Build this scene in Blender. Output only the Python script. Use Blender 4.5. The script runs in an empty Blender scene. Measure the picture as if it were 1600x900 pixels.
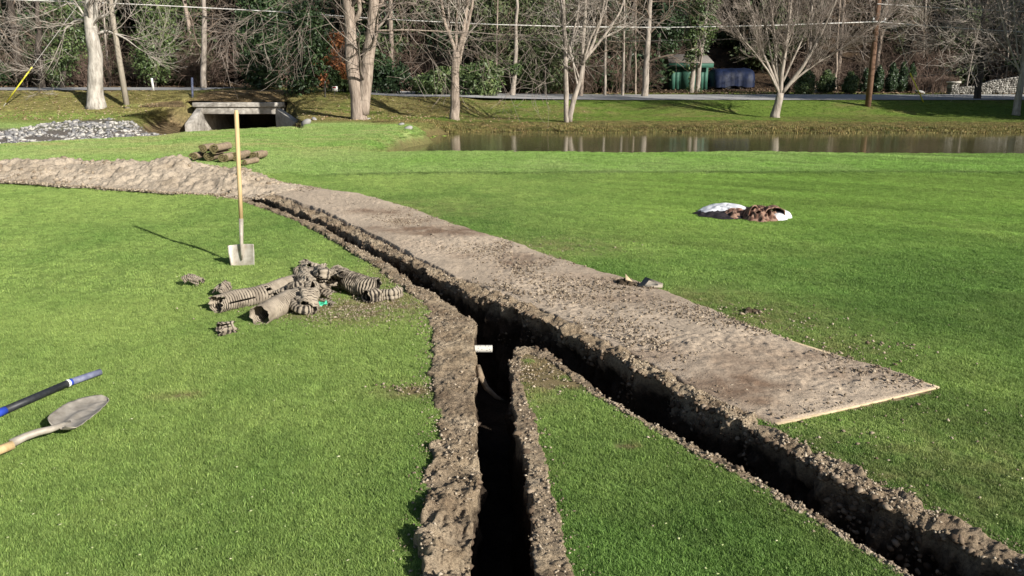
import bpy, math, random
import numpy as np
from mathutils import Vector, Matrix

random.seed(7)
RNG = np.random.default_rng(7)
scene = bpy.context.scene
COL = scene.collection
R = math.radians

# ------------------------------------------------------------------ camera
CAM_H, PITCH, FPX = 1.71, R(15.0), 1256.0
cam_d = bpy.data.cameras.new('camera')
cam = bpy.data.objects.new('camera', cam_d)
COL.objects.link(cam)
cam.location = (0, 0, CAM_H)
cam.rotation_euler = (R(90) - PITCH, 0, 0)
cam_d.sensor_width = 36.0
cam_d.lens = 36.0 * FPX / 1600.0
cam_d.clip_start = 0.05
cam_d.clip_end = 1500
scene.camera = cam

# ------------------------------------------------------------------ light
SUN_EL = 26.0
SUN_DIR = Vector((0.70, -0.72, 0)).normalized()          # towards the sun, horizontally
world = bpy.data.worlds.new("World")
scene.world = world
world.use_nodes = True
wn = world.node_tree
wn.nodes.clear()
sky = wn.nodes.new('ShaderNodeTexSky')
sky.sky_type = 'NISHITA'
sky.sun_disc = False
sky.sun_elevation = R(SUN_EL)
sky.sun_rotation = math.atan2(SUN_DIR.x, SUN_DIR.y)
bg = wn.nodes.new('ShaderNodeBackground')
bg.inputs['Strength'].default_value = 0.055
wo = wn.nodes.new('ShaderNodeOutputWorld')
wn.links.new(sky.outputs[0], bg.inputs[0])
wn.links.new(bg.outputs[0], wo.inputs[0])
sun_d = bpy.data.lights.new('sun', 'SUN')
sun_d.energy = 5.0
sun_d.angle = R(0.5)
sun_d.color = (1.0, 0.95, 0.87)
sun = bpy.data.objects.new('sun', sun_d)
COL.objects.link(sun)
sd = Vector((SUN_DIR.x * math.cos(R(SUN_EL)), SUN_DIR.y * math.cos(R(SUN_EL)), math.sin(R(SUN_EL))))
sun.rotation_euler = sd.to_track_quat('Z', 'Y').to_euler()
scene.view_settings.view_transform = 'Standard'
scene.view_settings.look = 'None'
scene.view_settings.exposure = 0.7
scene.view_settings.gamma = 1
scene.cycles.max_bounces = 5
scene.cycles.diffuse_bounces = 2
scene.cycles.transparent_max_bounces = 8


# ------------------------------------------------------------------ helpers
def ray(px, py):
    dx, dy = (px - 800) / FPX, (450 - py) / FPX
    return np.array([dx, math.cos(PITCH) + dy * math.sin(PITCH), -math.sin(PITCH) + dy * math.cos(PITCH)])


def G(px, py, z=0.0):
    d = ray(px, py)
    t = (z - CAM_H) / d[2]
    return np.array([d[0] * t, d[1] * t, z])


def P(px, py, Y):
    d = ray(px, py)
    t = Y / d[1]
    return np.array([d[0] * t, Y, CAM_H + d[2] * t])


def hash3(ix, iy, iz, seed):
    h = (ix.astype(np.uint32) * np.uint32(374761393) + iy.astype(np.uint32) * np.uint32(668265263)
         + iz.astype(np.uint32) * np.uint32(2147483647 // 3 * 2 + 1) + np.uint32(seed * 97 + 13))
    h = (h ^ (h >> np.uint32(13))) * np.uint32(1274126177)
    h = h ^ (h >> np.uint32(16))
    return (h & np.uint32(0xFFFFFF)).astype(np.float64) / 0xFFFFFF


def vnoise(x, y, z=0.0, seed=0):
    x, y, z = np.broadcast_arrays(np.asarray(x, float), np.asarray(y, float), np.asarray(z, float))
    fx, fy, fz = np.floor(x), np.floor(y), np.floor(z)
    tx, ty, tz = x - fx, y - fy, z - fz
    tx, ty, tz = [t * t * (3 - 2 * t) for t in (tx, ty, tz)]
    ix, iy, iz = [f.astype(np.int64) & 0xFFFFFF for f in (fx, fy, fz)]
    r = 0
    for a in (0, 1):
        for b in (0, 1):
            for c in (0, 1):
                w = (tx if a else 1 - tx) * (ty if b else 1 - ty) * (tz if c else 1 - tz)
                r = r + w * hash3(ix + a, iy + b, iz + c, seed)
    return r * 2 - 1


def fbm(x, y, z=0.0, o=4, seed=0, gain=0.5):
    r, a, s = 0, 1.0, 1.0
    for i in range(o):
        r = r + a * vnoise(np.asarray(x) * s, np.asarray(y) * s, np.asarray(z) * s, seed + i)
        a *= gain
        s *= 2.03
    return r


def sstep(a, b, x):
    t = np.clip((x - a) / (b - a), 0, 1)
    return t * t * (3 - 2 * t)


def link(name, me, mat=None, parent=None):
    o = bpy.data.objects.new(name, me)
    COL.objects.link(o)
    if mat is not None:
        me.materials.append(mat)
    if parent is not None:
        o.parent = parent
        o.matrix_parent_inverse = Matrix.Translation(parent.location).inverted() if parent.rotation_euler.z == 0 else parent.matrix_basis.inverted()
    return o


def mesh(name, V, Q=None, T=None, smooth=False, var=None, col=None):
    V = np.asarray(V, np.float32)
    me = bpy.data.meshes.new(name)
    me.vertices.add(len(V))
    me.vertices.foreach_set('co', V.ravel())
    li, starts, n = [], [], 0
    for F, k in ((Q, 4), (T, 3)):
        if F is not None and len(F):
            F = np.asarray(F, np.int32)
            li.append(F.ravel())
            starts.append(n + np.arange(len(F)) * k)
            n += len(F) * k
    li = np.concatenate(li)
    starts = np.concatenate(starts)
    me.loops.add(len(li))
    me.loops.foreach_set('vertex_index', li.astype(np.int32))
    me.polygons.add(len(starts))
    me.polygons.foreach_set('loop_start', starts.astype(np.int32))
    if smooth:
        me.polygons.foreach_set('use_smooth', np.ones(len(starts), bool))
    me.update(calc_edges=True)
    if var is not None:
        a = me.attributes.new('var', 'FLOAT', 'POINT')
        a.data.foreach_set('value', np.asarray(var, np.float32))
    if col is not None:
        c = np.ones((len(V), 4), np.float32)
        c[:, :3] = col
        a = me.attributes.new('col', 'FLOAT_COLOR', 'POINT')
        a.data.foreach_set('color', c.ravel())
    return me


def gridfaces(nr, nc, mask=None):
    i = np.arange((nr - 1) * (nc - 1))
    r, c = i // (nc - 1), i % (nc - 1)
    a = r * nc + c
    F = np.stack([a, a + 1, a + nc + 1, a + nc], 1)
    if mask is not None:
        F = F[mask.ravel()]
    return F


class Acc:
    def __init__(s):
        s.V, s.Q, s.T, s.W, s.n = [], [], [], [], 0

    def add(s, V, Q=None, T=None, w=0.5):
        V = np.asarray(V, float).reshape(-1, 3)
        s.V.append(V)
        if Q is not None and len(Q):
            s.Q.append(np.asarray(Q, np.int64) + s.n)
        if T is not None and len(T):
            s.T.append(np.asarray(T, np.int64) + s.n)
        s.W.append(np.broadcast_to(np.asarray(w, float), (len(V),)))
        s.n += len(V)
        return s

    def me(s, name, smooth=False, off=None):
        V = np.concatenate(s.V)
        if off is not None:
            V = V - np.asarray(off)
        return mesh(name, V, np.concatenate(s.Q) if s.Q else None, np.concatenate(s.T) if s.T else None,
                    smooth, np.concatenate(s.W))

    def obj(s, name, mat, parent=None, smooth=False, off=None):
        return link(name, s.me(name, smooth, off), mat, parent)

    def tube(s, pts, rad, n=6, w=0.5, cap=False):
        pts = np.asarray(pts, float)
        m = len(pts)
        rad = np.broadcast_to(np.asarray(rad, float), (m,))
        t = np.gradient(pts, axis=0)
        t /= np.linalg.norm(t, axis=1)[:, None] + 1e-12
        ref = np.array([0, 0, 1.0]) if abs(t[:, 2]).mean() < 0.85 else np.array([0, 1.0, 0])
        u = np.cross(t, ref)
        u /= np.linalg.norm(u, axis=1)[:, None] + 1e-12
        v = np.cross(u, t)
        a = np.arange(n) * 2 * math.pi / n
        V = pts[:, None, :] + rad[:, None, None] * (np.cos(a)[None, :, None] * u[:, None, :] + np.sin(a)[None, :, None] * v[:, None, :])
        i = np.arange((m - 1) * n)
        r, c = i // n, i % n
        c2 = (c + 1) % n
        Q = np.stack([r * n + c, r * n + c2, (r + 1) * n + c2, (r + 1) * n + c], 1)
        V = V.reshape(-1, 3)
        T = None
        if cap:
            V = np.concatenate([V, pts[:1], pts[-1:]])
            k = np.arange(n)
            T = np.concatenate([np.stack([np.full(n, m * n), (k + 1) % n, k], 1),
                                np.stack([np.full(n, m * n + 1), (m - 1) * n + k, (m - 1) * n + (k + 1) % n], 1)])
        return s.add(V, Q, T, w)

    def box(s, c, d, rz=0.0, w=0.5, jit=0.0):
        x, y, z = np.asarray(d, float) / 2
        V = np.array([[sx * x, sy * y, sz * z] for sz in (-1, 1) for sy in (-1, 1) for sx in (-1, 1)])
        if jit:
            V = V + RNG.uniform(-jit, jit, V.shape)
        cs, sn = math.cos(rz), math.sin(rz)
        V = V @ np.array([[cs, sn, 0], [-sn, cs, 0], [0, 0, 1]]) + np.asarray(c, float)
        return s.add(V, [[0, 2, 3, 1], [4, 5, 7, 6], [0, 1, 5, 4], [2, 6, 7, 3], [0, 4, 6, 2], [1, 3, 7, 5]], None, w)


def tag(o, label=None, cat=None, group=None, kind=None):
    if label: o['label'] = label
    if cat: o['category'] = cat
    if group: o['group'] = group
    if kind: o['kind'] = kind
    return o


def empty(name, loc, label, cat, group=None):
    o = bpy.data.objects.new(name, None)
    COL.objects.link(o)
    o.location = loc
    o.empty_display_size = 0.1
    return tag(o, label, cat, group)


# ------------------------------------------------------------------ materials
class NB:
    """tiny node builder"""
    def __init__(s, name, rough=0.9, spec=0.2):
        s.m = bpy.data.materials.new(name)
        s.m.use_nodes = True
        s.t = s.m.node_tree
        s.b = s.t.nodes['Principled BSDF']
        s.b.inputs['Roughness'].default_value = rough
        s.b.inputs['Specular IOR Level'].default_value = spec

    def n(s, typ, **k):
        o = s.t.nodes.new(typ)
        for a, v in k.items():
            setattr(o, a, v)
        return o

    def l(s, a, b):
        s.t.links.new(a, b)

    def pos(s, obj=False):
        if obj:
            return s.n('ShaderNodeTexCoord').outputs['Object']
        return s.n('ShaderNodeNewGeometry').outputs['Position']

    def noise(s, scale, detail=4, rough=0.6, vec=None, stretch=None):
        o = s.n('ShaderNodeTexNoise')
        o.inputs['Scale'].default_value = scale
        o.inputs['Detail'].default_value = detail
        o.inputs['Roughness'].default_value = rough
        v = vec if vec is not None else s.pos()
        if stretch:
            mp = s.n('ShaderNodeMapping')
            mp.inputs['Scale'].default_value = stretch
            s.l(v, mp.inputs[0])
            v = mp.outputs[0]
        s.l(v, o.inputs['Vector'])
        return o.outputs['Fac']

    def ramp(s, fac, stops):
        o = s.n('ShaderNodeValToRGB')
        e = o.color_ramp.elements
        while len(e) > 1:
            e.remove(e[-1])
        e[0].position = stops[0][0]
        e[0].color = (*stops[0][1], 1)
        for p, c in stops[1:]:
            x = e.new(p)
            x.color = (*c, 1)
        s.l(fac, o.inputs[0])
        return o.outputs[0]

    def mix(s, fac, a, b, mode='MIX'):
        o = s.n('ShaderNodeMix', data_type='RGBA', blend_type=mode)
        for sock, v in ((o.inputs[0], fac), (o.inputs[6], a), (o.inputs[7], b)):
            if isinstance(v, (int, float)):
                sock.default_value = v
            elif isinstance(v, tuple):
                sock.default_value = (*v, 1)
            else:
                s.l(v, sock)
        return o.outputs[2]

    def attr(s, name, inst=False):
        o = s.n('ShaderNodeAttribute')
        o.attribute_name = name
        if inst:
            o.attribute_type = 'INSTANCER'
        return o

    def bump(s, h, strength=0.5, dist=0.02, prev=None):
        o = s.n('ShaderNodeBump')
        o.inputs['Strength'].default_value = strength
        o.inputs['Distance'].default_value = dist
        s.l(h, o.inputs['Height'])
        if prev is not None:
            s.l(prev, o.inputs['Normal'])
        return o.outputs[0]

    def out(s, col=None, nrm=None):
        if col is not None:
            if isinstance(col, tuple):
                s.b.inputs['Base Color'].default_value = (*col, 1)
            else:
                s.l(col, s.b.inputs['Base Color'])
        if nrm is not None:
            s.l(nrm, s.b.inputs['Normal'])
        return s.m


def mat_soil(name, base, dark, light, sc=1.0, bump=0.9):
    b = NB(name, 0.95, 0.1)
    big = b.noise(2.2 * sc, 4)
    c = b.ramp(big, [(0.30, dark), (0.5, base), (0.72, light)])
    fine = b.noise(70 * sc, 5, 0.75)
    c = b.mix(0.85, c, b.ramp(fine, [(0.30, (0.45, 0.42, 0.40)), (0.5, (1, 1, 1)), (0.72, (1.35, 1.32, 1.28))]), 'MULTIPLY')
    vo = b.n('ShaderNodeTexVoronoi')
    vo.inputs['Scale'].default_value = 55 * sc
    b.l(b.pos(), vo.inputs['Vector'])
    peb = b.ramp(vo.outputs['Distance'], [(0.0, (1, 1, 1)), (0.16, (1, 1, 1)), (0.26, (0, 0, 0))])
    sel = b.ramp(b.noise(28 * sc, 1), [(0.60, (0, 0, 0)), (0.66, (1, 1, 1))])
    pm = b.mix(1.0, peb, sel, 'MULTIPLY')
    c = b.mix(pm, c, tuple(min(0.6, x * 1.5) for x in light))
    n1 = b.bump(b.noise(18 * sc, 6, 0.7), bump, 0.035)
    n2 = b.bump(fine, bump * 0.8, 0.008, n1)
    return b.out(c, n2)


def mat_simple(name, c1, c2, scale=8, rough=0.8, spec=0.2, bump=0.2, bdist=0.01, stretch=None, obj=True, detail=5, metal=0.0):
    b = NB(name, rough, spec)
    f = b.noise(scale, detail, 0.65, b.pos(obj), stretch)
    c = b.ramp(f, [(0.32, c1), (0.68, c2)])
    b.b.inputs['Metallic'].default_value = metal
    return b.out(c, b.bump(f, bump, bdist))


def mat_var(name, c1, c2, c3, rough=0.7, spec=0.25, trans=0.0):
    """colour picked by the per-vertex attribute var (a leaf, a clod)"""
    b = NB(name, rough, spec)
    c = b.ramp(b.attr('var').outputs['Fac'], [(0.0, c1), (0.5, c2), (1.0, c3)])
    if trans:
        d = b.n('ShaderNodeBsdfTranslucent')
        b.l(c, d.inputs['Color'])
        mx = b.n('ShaderNodeMixShader')
        mx.inputs[0].default_value = trans
        b.l(b.b.outputs[0], mx.inputs[1])
        b.l(d.outputs[0], mx.inputs[2])
        b.l(mx.outputs[0], b.t.nodes['Material Output'].inputs[0])
    return b.out(c)


M = {}
M['soil'] = mat_soil('soil_dry', (0.27, 0.21, 0.155), (0.17, 0.125, 0.09), (0.36, 0.29, 0.22))
M['soil_path'] = mat_soil('soil_path', (0.29, 0.235, 0.18), (0.21, 0.155, 0.115), (0.36, 0.30, 0.235), 0.9, 0.7)
M['soil_wall'] = mat_soil('soil_wall', (0.13, 0.095, 0.065), (0.06, 0.042, 0.03), (0.25, 0.19, 0.14))
M['mound'] = mat_soil('soil_mound', (0.37, 0.31, 0.24), (0.28, 0.23, 0.17), (0.43, 0.365, 0.285), 1.0, 0.7)
M['clod'] = mat_var('soil_clod', (0.12, 0.09, 0.062), (0.26, 0.208, 0.15), (0.44, 0.37, 0.28), 0.95, 0.1)
M['stone'] = mat_var('stone_grey', (0.11, 0.112, 0.12), (0.24, 0.235, 0.23), (0.46, 0.435, 0.39), 0.85, 0.2)
M['bark_pale'] = mat_simple('bark_pale', (0.17, 0.145, 0.12), (0.40, 0.35, 0.30), 14, 0.9, 0.1, 0.7, 0.03, (1, 1, 0.18), False)
M['bark_white'] = mat_simple('bark_white', (0.20, 0.18, 0.155), (0.50, 0.465, 0.41), 9, 0.9, 0.1, 0.6, 0.03, (1, 1, 0.3), False)
M['bark_brown'] = mat_simple('bark_brown', (0.16, 0.125, 0.10), (0.40, 0.33, 0.27), 14, 0.9, 0.1, 0.9, 0.04, (1, 1, 0.15), False)
M['bark_dark'] = mat_simple('bark_dark', (0.05, 0.042, 0.035), (0.12, 0.10, 0.085), 14, 0.9, 0.1, 0.8, 0.04, (1, 1, 0.15), False)
M['twig'] = mat_simple('twig_grey', (0.13, 0.105, 0.085), (0.34, 0.29, 0.25), 2.0, 0.9, 0.1, 0.0, 0.01, None, False, 2)
M['twig_dark'] = mat_simple('twig_dark', (0.075, 0.056, 0.042), (0.25, 0.195, 0.15), 1.5, 0.9, 0.1, 0.0, 0.01, None, False, 2)
M['twig_pale'] = mat_simple('twig_pale', (0.22, 0.19, 0.16), (0.46, 0.41, 0.36), 2.0, 0.9, 0.1, 0.0, 0.01, None, False, 2)
M['twig_brown'] = mat_simple('twig_brown', (0.09, 0.062, 0.05), (0.22, 0.16, 0.125), 2.0, 0.9, 0.1, 0.0, 0.01, None, False, 2)
M['leaf_dark'] = mat_var('leaf_dark', (0.010, 0.020, 0.009), (0.026, 0.052, 0.018), (0.07, 0.115, 0.04), 0.5, 0.4)
M['leaf_mid'] = mat_var('leaf_mid', (0.022, 0.038, 0.013), (0.068, 0.105, 0.034), (0.17, 0.215, 0.075), 0.5, 0.4)
M['leaf_pine'] = mat_var('leaf_pine', (0.025, 0.037, 0.016), (0.08, 0.105, 0.045), (0.17, 0.20, 0.09), 0.6, 0.2)
M['leaf_orange'] = mat_var('leaf_orange', (0.13, 0.05, 0.025), (0.30, 0.12, 0.05), (0.45, 0.20, 0.09), 0.7, 0.2)
M['leaf_litter'] = mat_var('leaf_litter', (0.05, 0.033, 0.022), (0.13, 0.088, 0.055), (0.26, 0.19, 0.12), 0.9, 0.1)
M['concrete'] = mat_simple('concrete', (0.24, 0.22, 0.19), (0.50, 0.47, 0.42), 3.0, 0.9, 0.1, 0.3, 0.01)
M['asphalt'] = mat_simple('asphalt', (0.30, 0.295, 0.29), (0.40, 0.395, 0.385), 30, 0.85, 0.2, 0.3, 0.01)
M['wood_handle'] = mat_simple('wood_handle', (0.42, 0.29, 0.14), (0.62, 0.47, 0.26), 6, 0.6, 0.3, 0.1, 0.002, (6, 6, 0.6))
M['wood_grey'] = mat_simple('wood_grey', (0.22, 0.19, 0.15), (0.36, 0.32, 0.26), 8, 0.85, 0.1, 0.4, 0.01, (3, 3, 0.3))
M['wood_pole'] = mat_simple('wood_pole', (0.10, 0.055, 0.035), (0.20, 0.12, 0.08), 8, 0.8, 0.2, 0.4, 0.01, (3, 3, 0.2))
M['steel'] = mat_simple('shovel_steel', (0.30, 0.25, 0.19), (0.66, 0.62, 0.56), 9, 0.38, 0.5, 0.15, 0.002, metal=0.45)
M['steel_dirty'] = mat_simple('steel_dirty', (0.24, 0.21, 0.17), (0.42, 0.38, 0.32), 16, 0.6, 0.4, 0.25, 0.003, metal=0.15)
M['plywood'] = mat_simple('plywood', (0.42, 0.32, 0.20), (0.60, 0.48, 0.32), 12, 0.8, 0.2, 0.2, 0.003, (0.3, 4, 4))
M['black'] = mat_simple('black_rubber', (0.012, 0.013, 0.016), (0.03, 0.032, 0.036), 60, 0.5, 0.4, 0.1, 0.001)
M['blue'] = mat_simple('blue_grip', (0.02, 0.045, 0.32), (0.03, 0.07, 0.45), 20, 0.45, 0.5, 0.05, 0.001)
M['slate'] = mat_simple('grey_grip', (0.10, 0.11, 0.18), (0.19, 0.20, 0.28), 40, 0.6, 0.4, 0.3, 0.002)
M['white'] = mat_simple('white_plastic', (0.62, 0.62, 0.60), (0.8, 0.8, 0.78), 20, 0.5, 0.4, 0.05, 0.001)
M['shed_green'] = mat_simple('shed_green', (0.028, 0.085, 0.06), (0.042, 0.12, 0.085), 4, 0.6, 0.3, 0.1, 0.005)
M['roof'] = mat_simple('shingle_roof', (0.10, 0.09, 0.08), (0.22, 0.20, 0.18), 12, 0.9, 0.1, 0.4, 0.01)
M['tarp'] = mat_simple('blue_tarp_shaded', (0.002, 0.005, 0.016), (0.005, 0.012, 0.042), 3, 0.6, 0.25, 0.3, 0.03)  # near-black navy: the shade over the load is painted into this blue
M['yellow'] = mat_simple('yellow_guard', (0.62, 0.58, 0.04), (0.75, 0.70, 0.08), 4, 0.5, 0.3, 0.05, 0.002)
M['cable'] = mat_simple('cable_grey', (0.55, 0.53, 0.50), (0.7, 0.68, 0.65), 3, 0.5, 0.4, 0.0)
M['cable_dark'] = mat_simple('cable_dark', (0.10, 0.09, 0.08), (0.16, 0.15, 0.14), 3, 0.6, 0.3, 0.0)
M['sod_grass'] = mat_simple('sod_edge', (0.075, 0.062, 0.028), (0.19, 0.165, 0.08), 40, 0.95, 0.1, 0.6, 0.01)
M['sod_soil'] = mat_simple('sod_soil', (0.17, 0.125, 0.085), (0.32, 0.25, 0.175), 20, 0.95, 0.1, 0.7, 0.015)
M['green_plastic'] = mat_simple('green_plastic', (0.03, 0.30, 0.16), (0.06, 0.48, 0.28), 30, 0.4, 0.4, 0.1, 0.002)
M['paint_blue'] = mat_simple('post_blue', (0.10, 0.12, 0.20), (0.18, 0.20, 0.30), 10, 0.6, 0.3, 0.1, 0.002)

# pipe: dark corrugated plastic caked with tan soil; ridges tan, grooves dark
b = NB('muddy_pipe', 0.85, 0.2)
va = b.attr('var').outputs['Fac']
nz = b.noise(26, 5, 0.7)
mm = b.n('ShaderNodeMath', operation='ADD')
b.l(va, mm.inputs[0]); b.l(nz, mm.inputs[1])
c = b.ramp(mm.outputs[0], [(0.62, (0.012, 0.011, 0.010)), (0.88, (0.08, 0.067, 0.053)), (1.06, (0.185, 0.155, 0.12)), (1.34, (0.30, 0.255, 0.20))])
c = b.mix(0.7, c, b.ramp(b.noise(9, 4, 0.7), [(0.35, (0.5, 0.48, 0.46)), (0.6, (1.1, 1.1, 1.08))]), 'MULTIPLY')
M['pipe'] = b.out(c, b.bump(b.noise(90, 4, 0.7), 0.6, 0.004))

# white perforated drain sock pipe
b = NB('white_pipe', 0.5, 0.4)
vo = b.n('ShaderNodeTexVoronoi'); vo.inputs['Scale'].default_value = 70
b.l(b.pos(True), vo.inputs['Vector'])
c = b.ramp(vo.outputs['Distance'], [(0.0, (0.05, 0.045, 0.04)), (0.20, (0.05, 0.045, 0.04)), (0.27, (0.52, 0.50, 0.45))])
M['white_pipe'] = b.out(c)

# cloth
M['cloth_white'] = mat_simple('cloth_white', (0.50, 0.51, 0.55), (0.68, 0.68, 0.69), 10, 0.7, 0.3, 0.3, 0.01)
b = NB('cloth_plaid', 0.9, 0.1)
sx = b.n('ShaderNodeSeparateXYZ'); b.l(b.pos(True), sx.inputs[0])


def stripes(axis, freq, lo):
    m_ = b.n('ShaderNodeMath', operation='MULTIPLY'); m_.inputs[1].default_value = freq
    b.l(sx.outputs[axis], m_.inputs[0])
    f_ = b.n('ShaderNodeMath', operation='FRACT'); b.l(m_.outputs[0], f_.inputs[0])
    return b.ramp(f_.outputs[0], [(0.0, (lo,) * 3), (0.38, (lo,) * 3), (0.42, (1,) * 3), (0.9, (1,) * 3), (0.95, (lo,) * 3)])


c = b.mix(stripes(0, 17, 0.0), (0.022, 0.012, 0.011), (0.13, 0.062, 0.045))
c = b.mix(stripes(1, 17, 0.25), c, (0.24, 0.15, 0.11))
M['cloth_plaid'] = b.out(c, b.bump(b.noise(30, 3, 0.6, b.pos(True)), 0.4, 0.01))
M['cloth_dark'] = mat_simple('cloth_lining', (0.012, 0.01, 0.012), (0.04, 0.032, 0.035), 20, 0.8, 0.2, 0.4, 0.01)

# water
b = NB('pond_water', 0.05, 0.5)
b.b.inputs['IOR'].default_value = 1.33
n = b.noise(5.0, 3, 0.5, None, (1, 2.5, 1))
M['water'] = b.out(b.ramp(b.noise(0.25, 3), [(0.3, (0.075, 0.07, 0.03)), (0.7, (0.11, 0.10, 0.045))]), b.bump(n, 0.12, 0.02))

# ground sheets: albedo painted per vertex, detail from noise
b = NB('lawn_ground', 0.95, 0.05)
c = b.attr('col').outputs['Color']
f = b.noise(220, 3, 0.7)
f2 = b.noise(7, 5, 0.7)
c = b.mix(0.8, c, b.ramp(f, [(0.3, (0.45, 0.5, 0.4)), (0.5, (0.95, 0.95, 0.95)), (0.7, (1.45, 1.4, 1.3))]), 'MULTIPLY')
c = b.mix(0.6, c, b.ramp(f2, [(0.3, (0.75, 0.8, 0.7)), (0.7, (1.2, 1.15, 1.1))]), 'MULTIPLY')
M['lawn'] = b.out(c, b.bump(f, 0.8, 0.01))
b = NB('grass_blade', 0.6, 0.25)
c = b.attr('col', True).outputs['Color']
c = b.mix(1.0, c, b.ramp(b.attr('var').outputs['Fac'], [(0.0, (0.70, 0.76, 0.62)), (0.5, (1.04, 1.03, 1.0)), (1.0, (1.52, 1.38, 1.34))]), 'MULTIPLY')
d = b.n('ShaderNodeBsdfTranslucent'); b.l(c, d.inputs['Color'])
mx = b.n('ShaderNodeMixShader'); mx.inputs[0].default_value = 0.25
b.l(b.b.outputs[0], mx.inputs[1]); b.l(d.outputs[0], mx.inputs[2]); b.l(mx.outputs[0], b.t.nodes['Material Output'].inputs[0])
M['blade'] = b.out(c)
b = NB('far_ground', 0.95, 0.05)
c = b.attr('col').outputs['Color']
f = b.noise(14, 5, 0.75)
c = b.mix(0.85, c, b.ramp(f, [(0.32, (0.5, 0.5, 0.45)), (0.5, (1, 1, 1)), (0.68, (1.5, 1.4, 1.3))]), 'MULTIPLY')
M['far'] = b.out(c, b.bump(f, 0.9, 0.06))

# ------------------------------------------------------------------ terrain shape
RY = [-60, 0, 17.2, 18.3, 20.3, 22, 28.8, 30.4, 31.1, 33, 36.3, 37.2, 39.6, 40.2, 45.6, 50, 56, 62, 76, 101, 146, 200]
RZ = [0, 0, 0, -0.03, -0.62, -0.8, -0.8, -0.52, -0.30, -0.17, -0.19, -0.12, 0.36, 0.40, 0.52, 0.54, 0.7, 1.7, 6.6, 17, 30, 41]


def terrain(X, Y):
    X, Y = np.asarray(X, float), np.asarray(Y, float)
    s = X / np.maximum(Y, 1)
    # pond side
    wob = 0.25 * fbm(X * 0.35, Y * 0 + 3.0, 0, 3, 5)
    pond_end = sstep(-3.9, -2.6, X - 0.10 * (Y - 24) + 0.5 * vnoise(Y * 0.5, X * 0 + 1, 0, 9))
    zr_p = np.interp(Y + wob, RY, RZ)
    flat = np.interp(Y, [0, 28, 31, 35.6, 36.6, 39.0, 40.2, 45.6, 50, 56, 62, 76, 101, 146, 200],
                     [0, 0, -0.10, -0.10, 0.0, 0.50, 0.56, 0.62, 0.64, 0.75, 1.7, 6.6, 17, 30, 41])
    zr = zr_p * pond_end + flat * (1 - pond_end)
    # stream side
    c = np.interp(s, [-0.75, -0.6, -0.40, -0.34, -0.27], [19.5, 21, 24.0, 25.3, 26.5])
    yy = Y - c
    depth = np.interp(s, [-0.9, -0.47, -0.43, -0.395, -0.268, -0.252], [0.55, 0.45, 0.55, 0.95, 0.95, 0.0])
    fin = np.interp(s, [-0.47, -0.405, -0.268, -0.252], [0.0, 12.0, 12.0, 0.0])
    ditch = -depth * sstep(0, 1.6, yy) * (1 - sstep(3.5 + fin, np.maximum(30.5 - c, 5.0) + fin, yy))
    emb = np.interp(Y, [0, 30, 34, 36.4, 38.4, 40.2, 45.6, 50, 56, 62, 76, 101, 146, 200],
                    [0, -0.08, 0.0, 0.13, 0.76, 0.86, 0.90, 0.92, 1.1, 2.2, 7.5, 18, 31, 41])
    inn = (np.interp(s, [-0.43, -0.40, -0.270, -0.260], [0, 1, 1, 0]))
    emb = emb * (1 - inn * (Y < 37.6))
    zl = emb + ditch * (Y < 37.6)
    w = sstep(-0.25, -0.12, s)
    z = zl * (1 - w) + zr * w
    # channel under the culvert
    ch = sstep(-14.9, -14.2, X) * (1 - sstep(-10.6, -10.2, X)) * (Y > 36.4) * (1 - sstep(43, 43.5, Y))
    z = z * (1 - ch) + (-0.95) * ch
    # gentle relief
    z = z + 0.06 * fbm(X * 0.12, Y * 0.12, 0, 3, 21) * sstep(20, 40, Y) * (1 - sstep(39, 40, Y) * (1 - sstep(46, 50, Y)))
    z = z + 0.8 * fbm(X * 0.08, Y * 0.08, 0, 3, 22) * sstep(58, 76, Y)
    z = z + 0.006 * fbm(X * 0.8, Y * 0.8, 0, 3, 23) * (1 - sstep(16, 20, Y))
    return z


def GT(px, py):
    d = ray(px, py)
    Ys = np.linspace(2, 120, 5000)
    t = Ys / d[1]
    z = CAM_H + d[2] * t
    h = terrain(d[0] * t, Ys)
    i = np.argmax(z < h)
    return np.array([d[0] * t[i], Ys[i], h[i]])


def TZ(x, y):
    return float(terrain(np.array([x]), np.array([y]))[0])


# ------------------------------------------------------------------ outlines of the digging (pixel of the photo -> ground)
def poly(pairs):
    a = np.array([G(p[0], p[1])[:2] for p in pairs])
    o = np.array([G(p[2], p[3])[:2] for p in pairs])
    return a, o


W1 = [(290, 299, 292, 297), (335, 305, 338, 301), (385, 317, 388, 313), (440, 337, 444, 332), (500, 362, 503, 356), (545, 389, 551, 384), (582, 411, 588, 404),
      (607, 432, 618, 424), (636, 455, 650, 446), (664, 478, 685, 468), (670, 497, 715, 487), (676, 520, 743, 510), (675, 560, 741, 560),
      (668, 600, 740, 600), (682, 640, 741, 640), (678, 700, 742, 700), (664, 760, 741, 760), (655, 830, 735, 830), (648, 900, 729, 900), (638, 990, 720, 990)]
W2 = [(925, 990, 848, 990), (902, 900, 838, 900), (886, 840, 832, 840), (868, 780, 827, 780), (853, 720, 819, 720), (843, 680, 812, 680),
      (832, 640, 808, 640), (820, 612, 802, 610), (812, 580, 797, 575), (815, 558, 803, 546), (829, 552, 826, 540), (859, 572, 866, 560), (893, 600, 903, 590),
      (930, 627, 948, 621), (994, 662, 1003, 654), (1054, 699, 1063, 689), (1112, 732, 1125, 720), (1172, 767, 1187, 755), (1232, 802, 1248, 789),
      (1292, 840, 1308, 827), (1372, 892, 1388, 880), (1402, 913, 1420, 900), (1500, 985, 1520, 970)]
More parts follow.
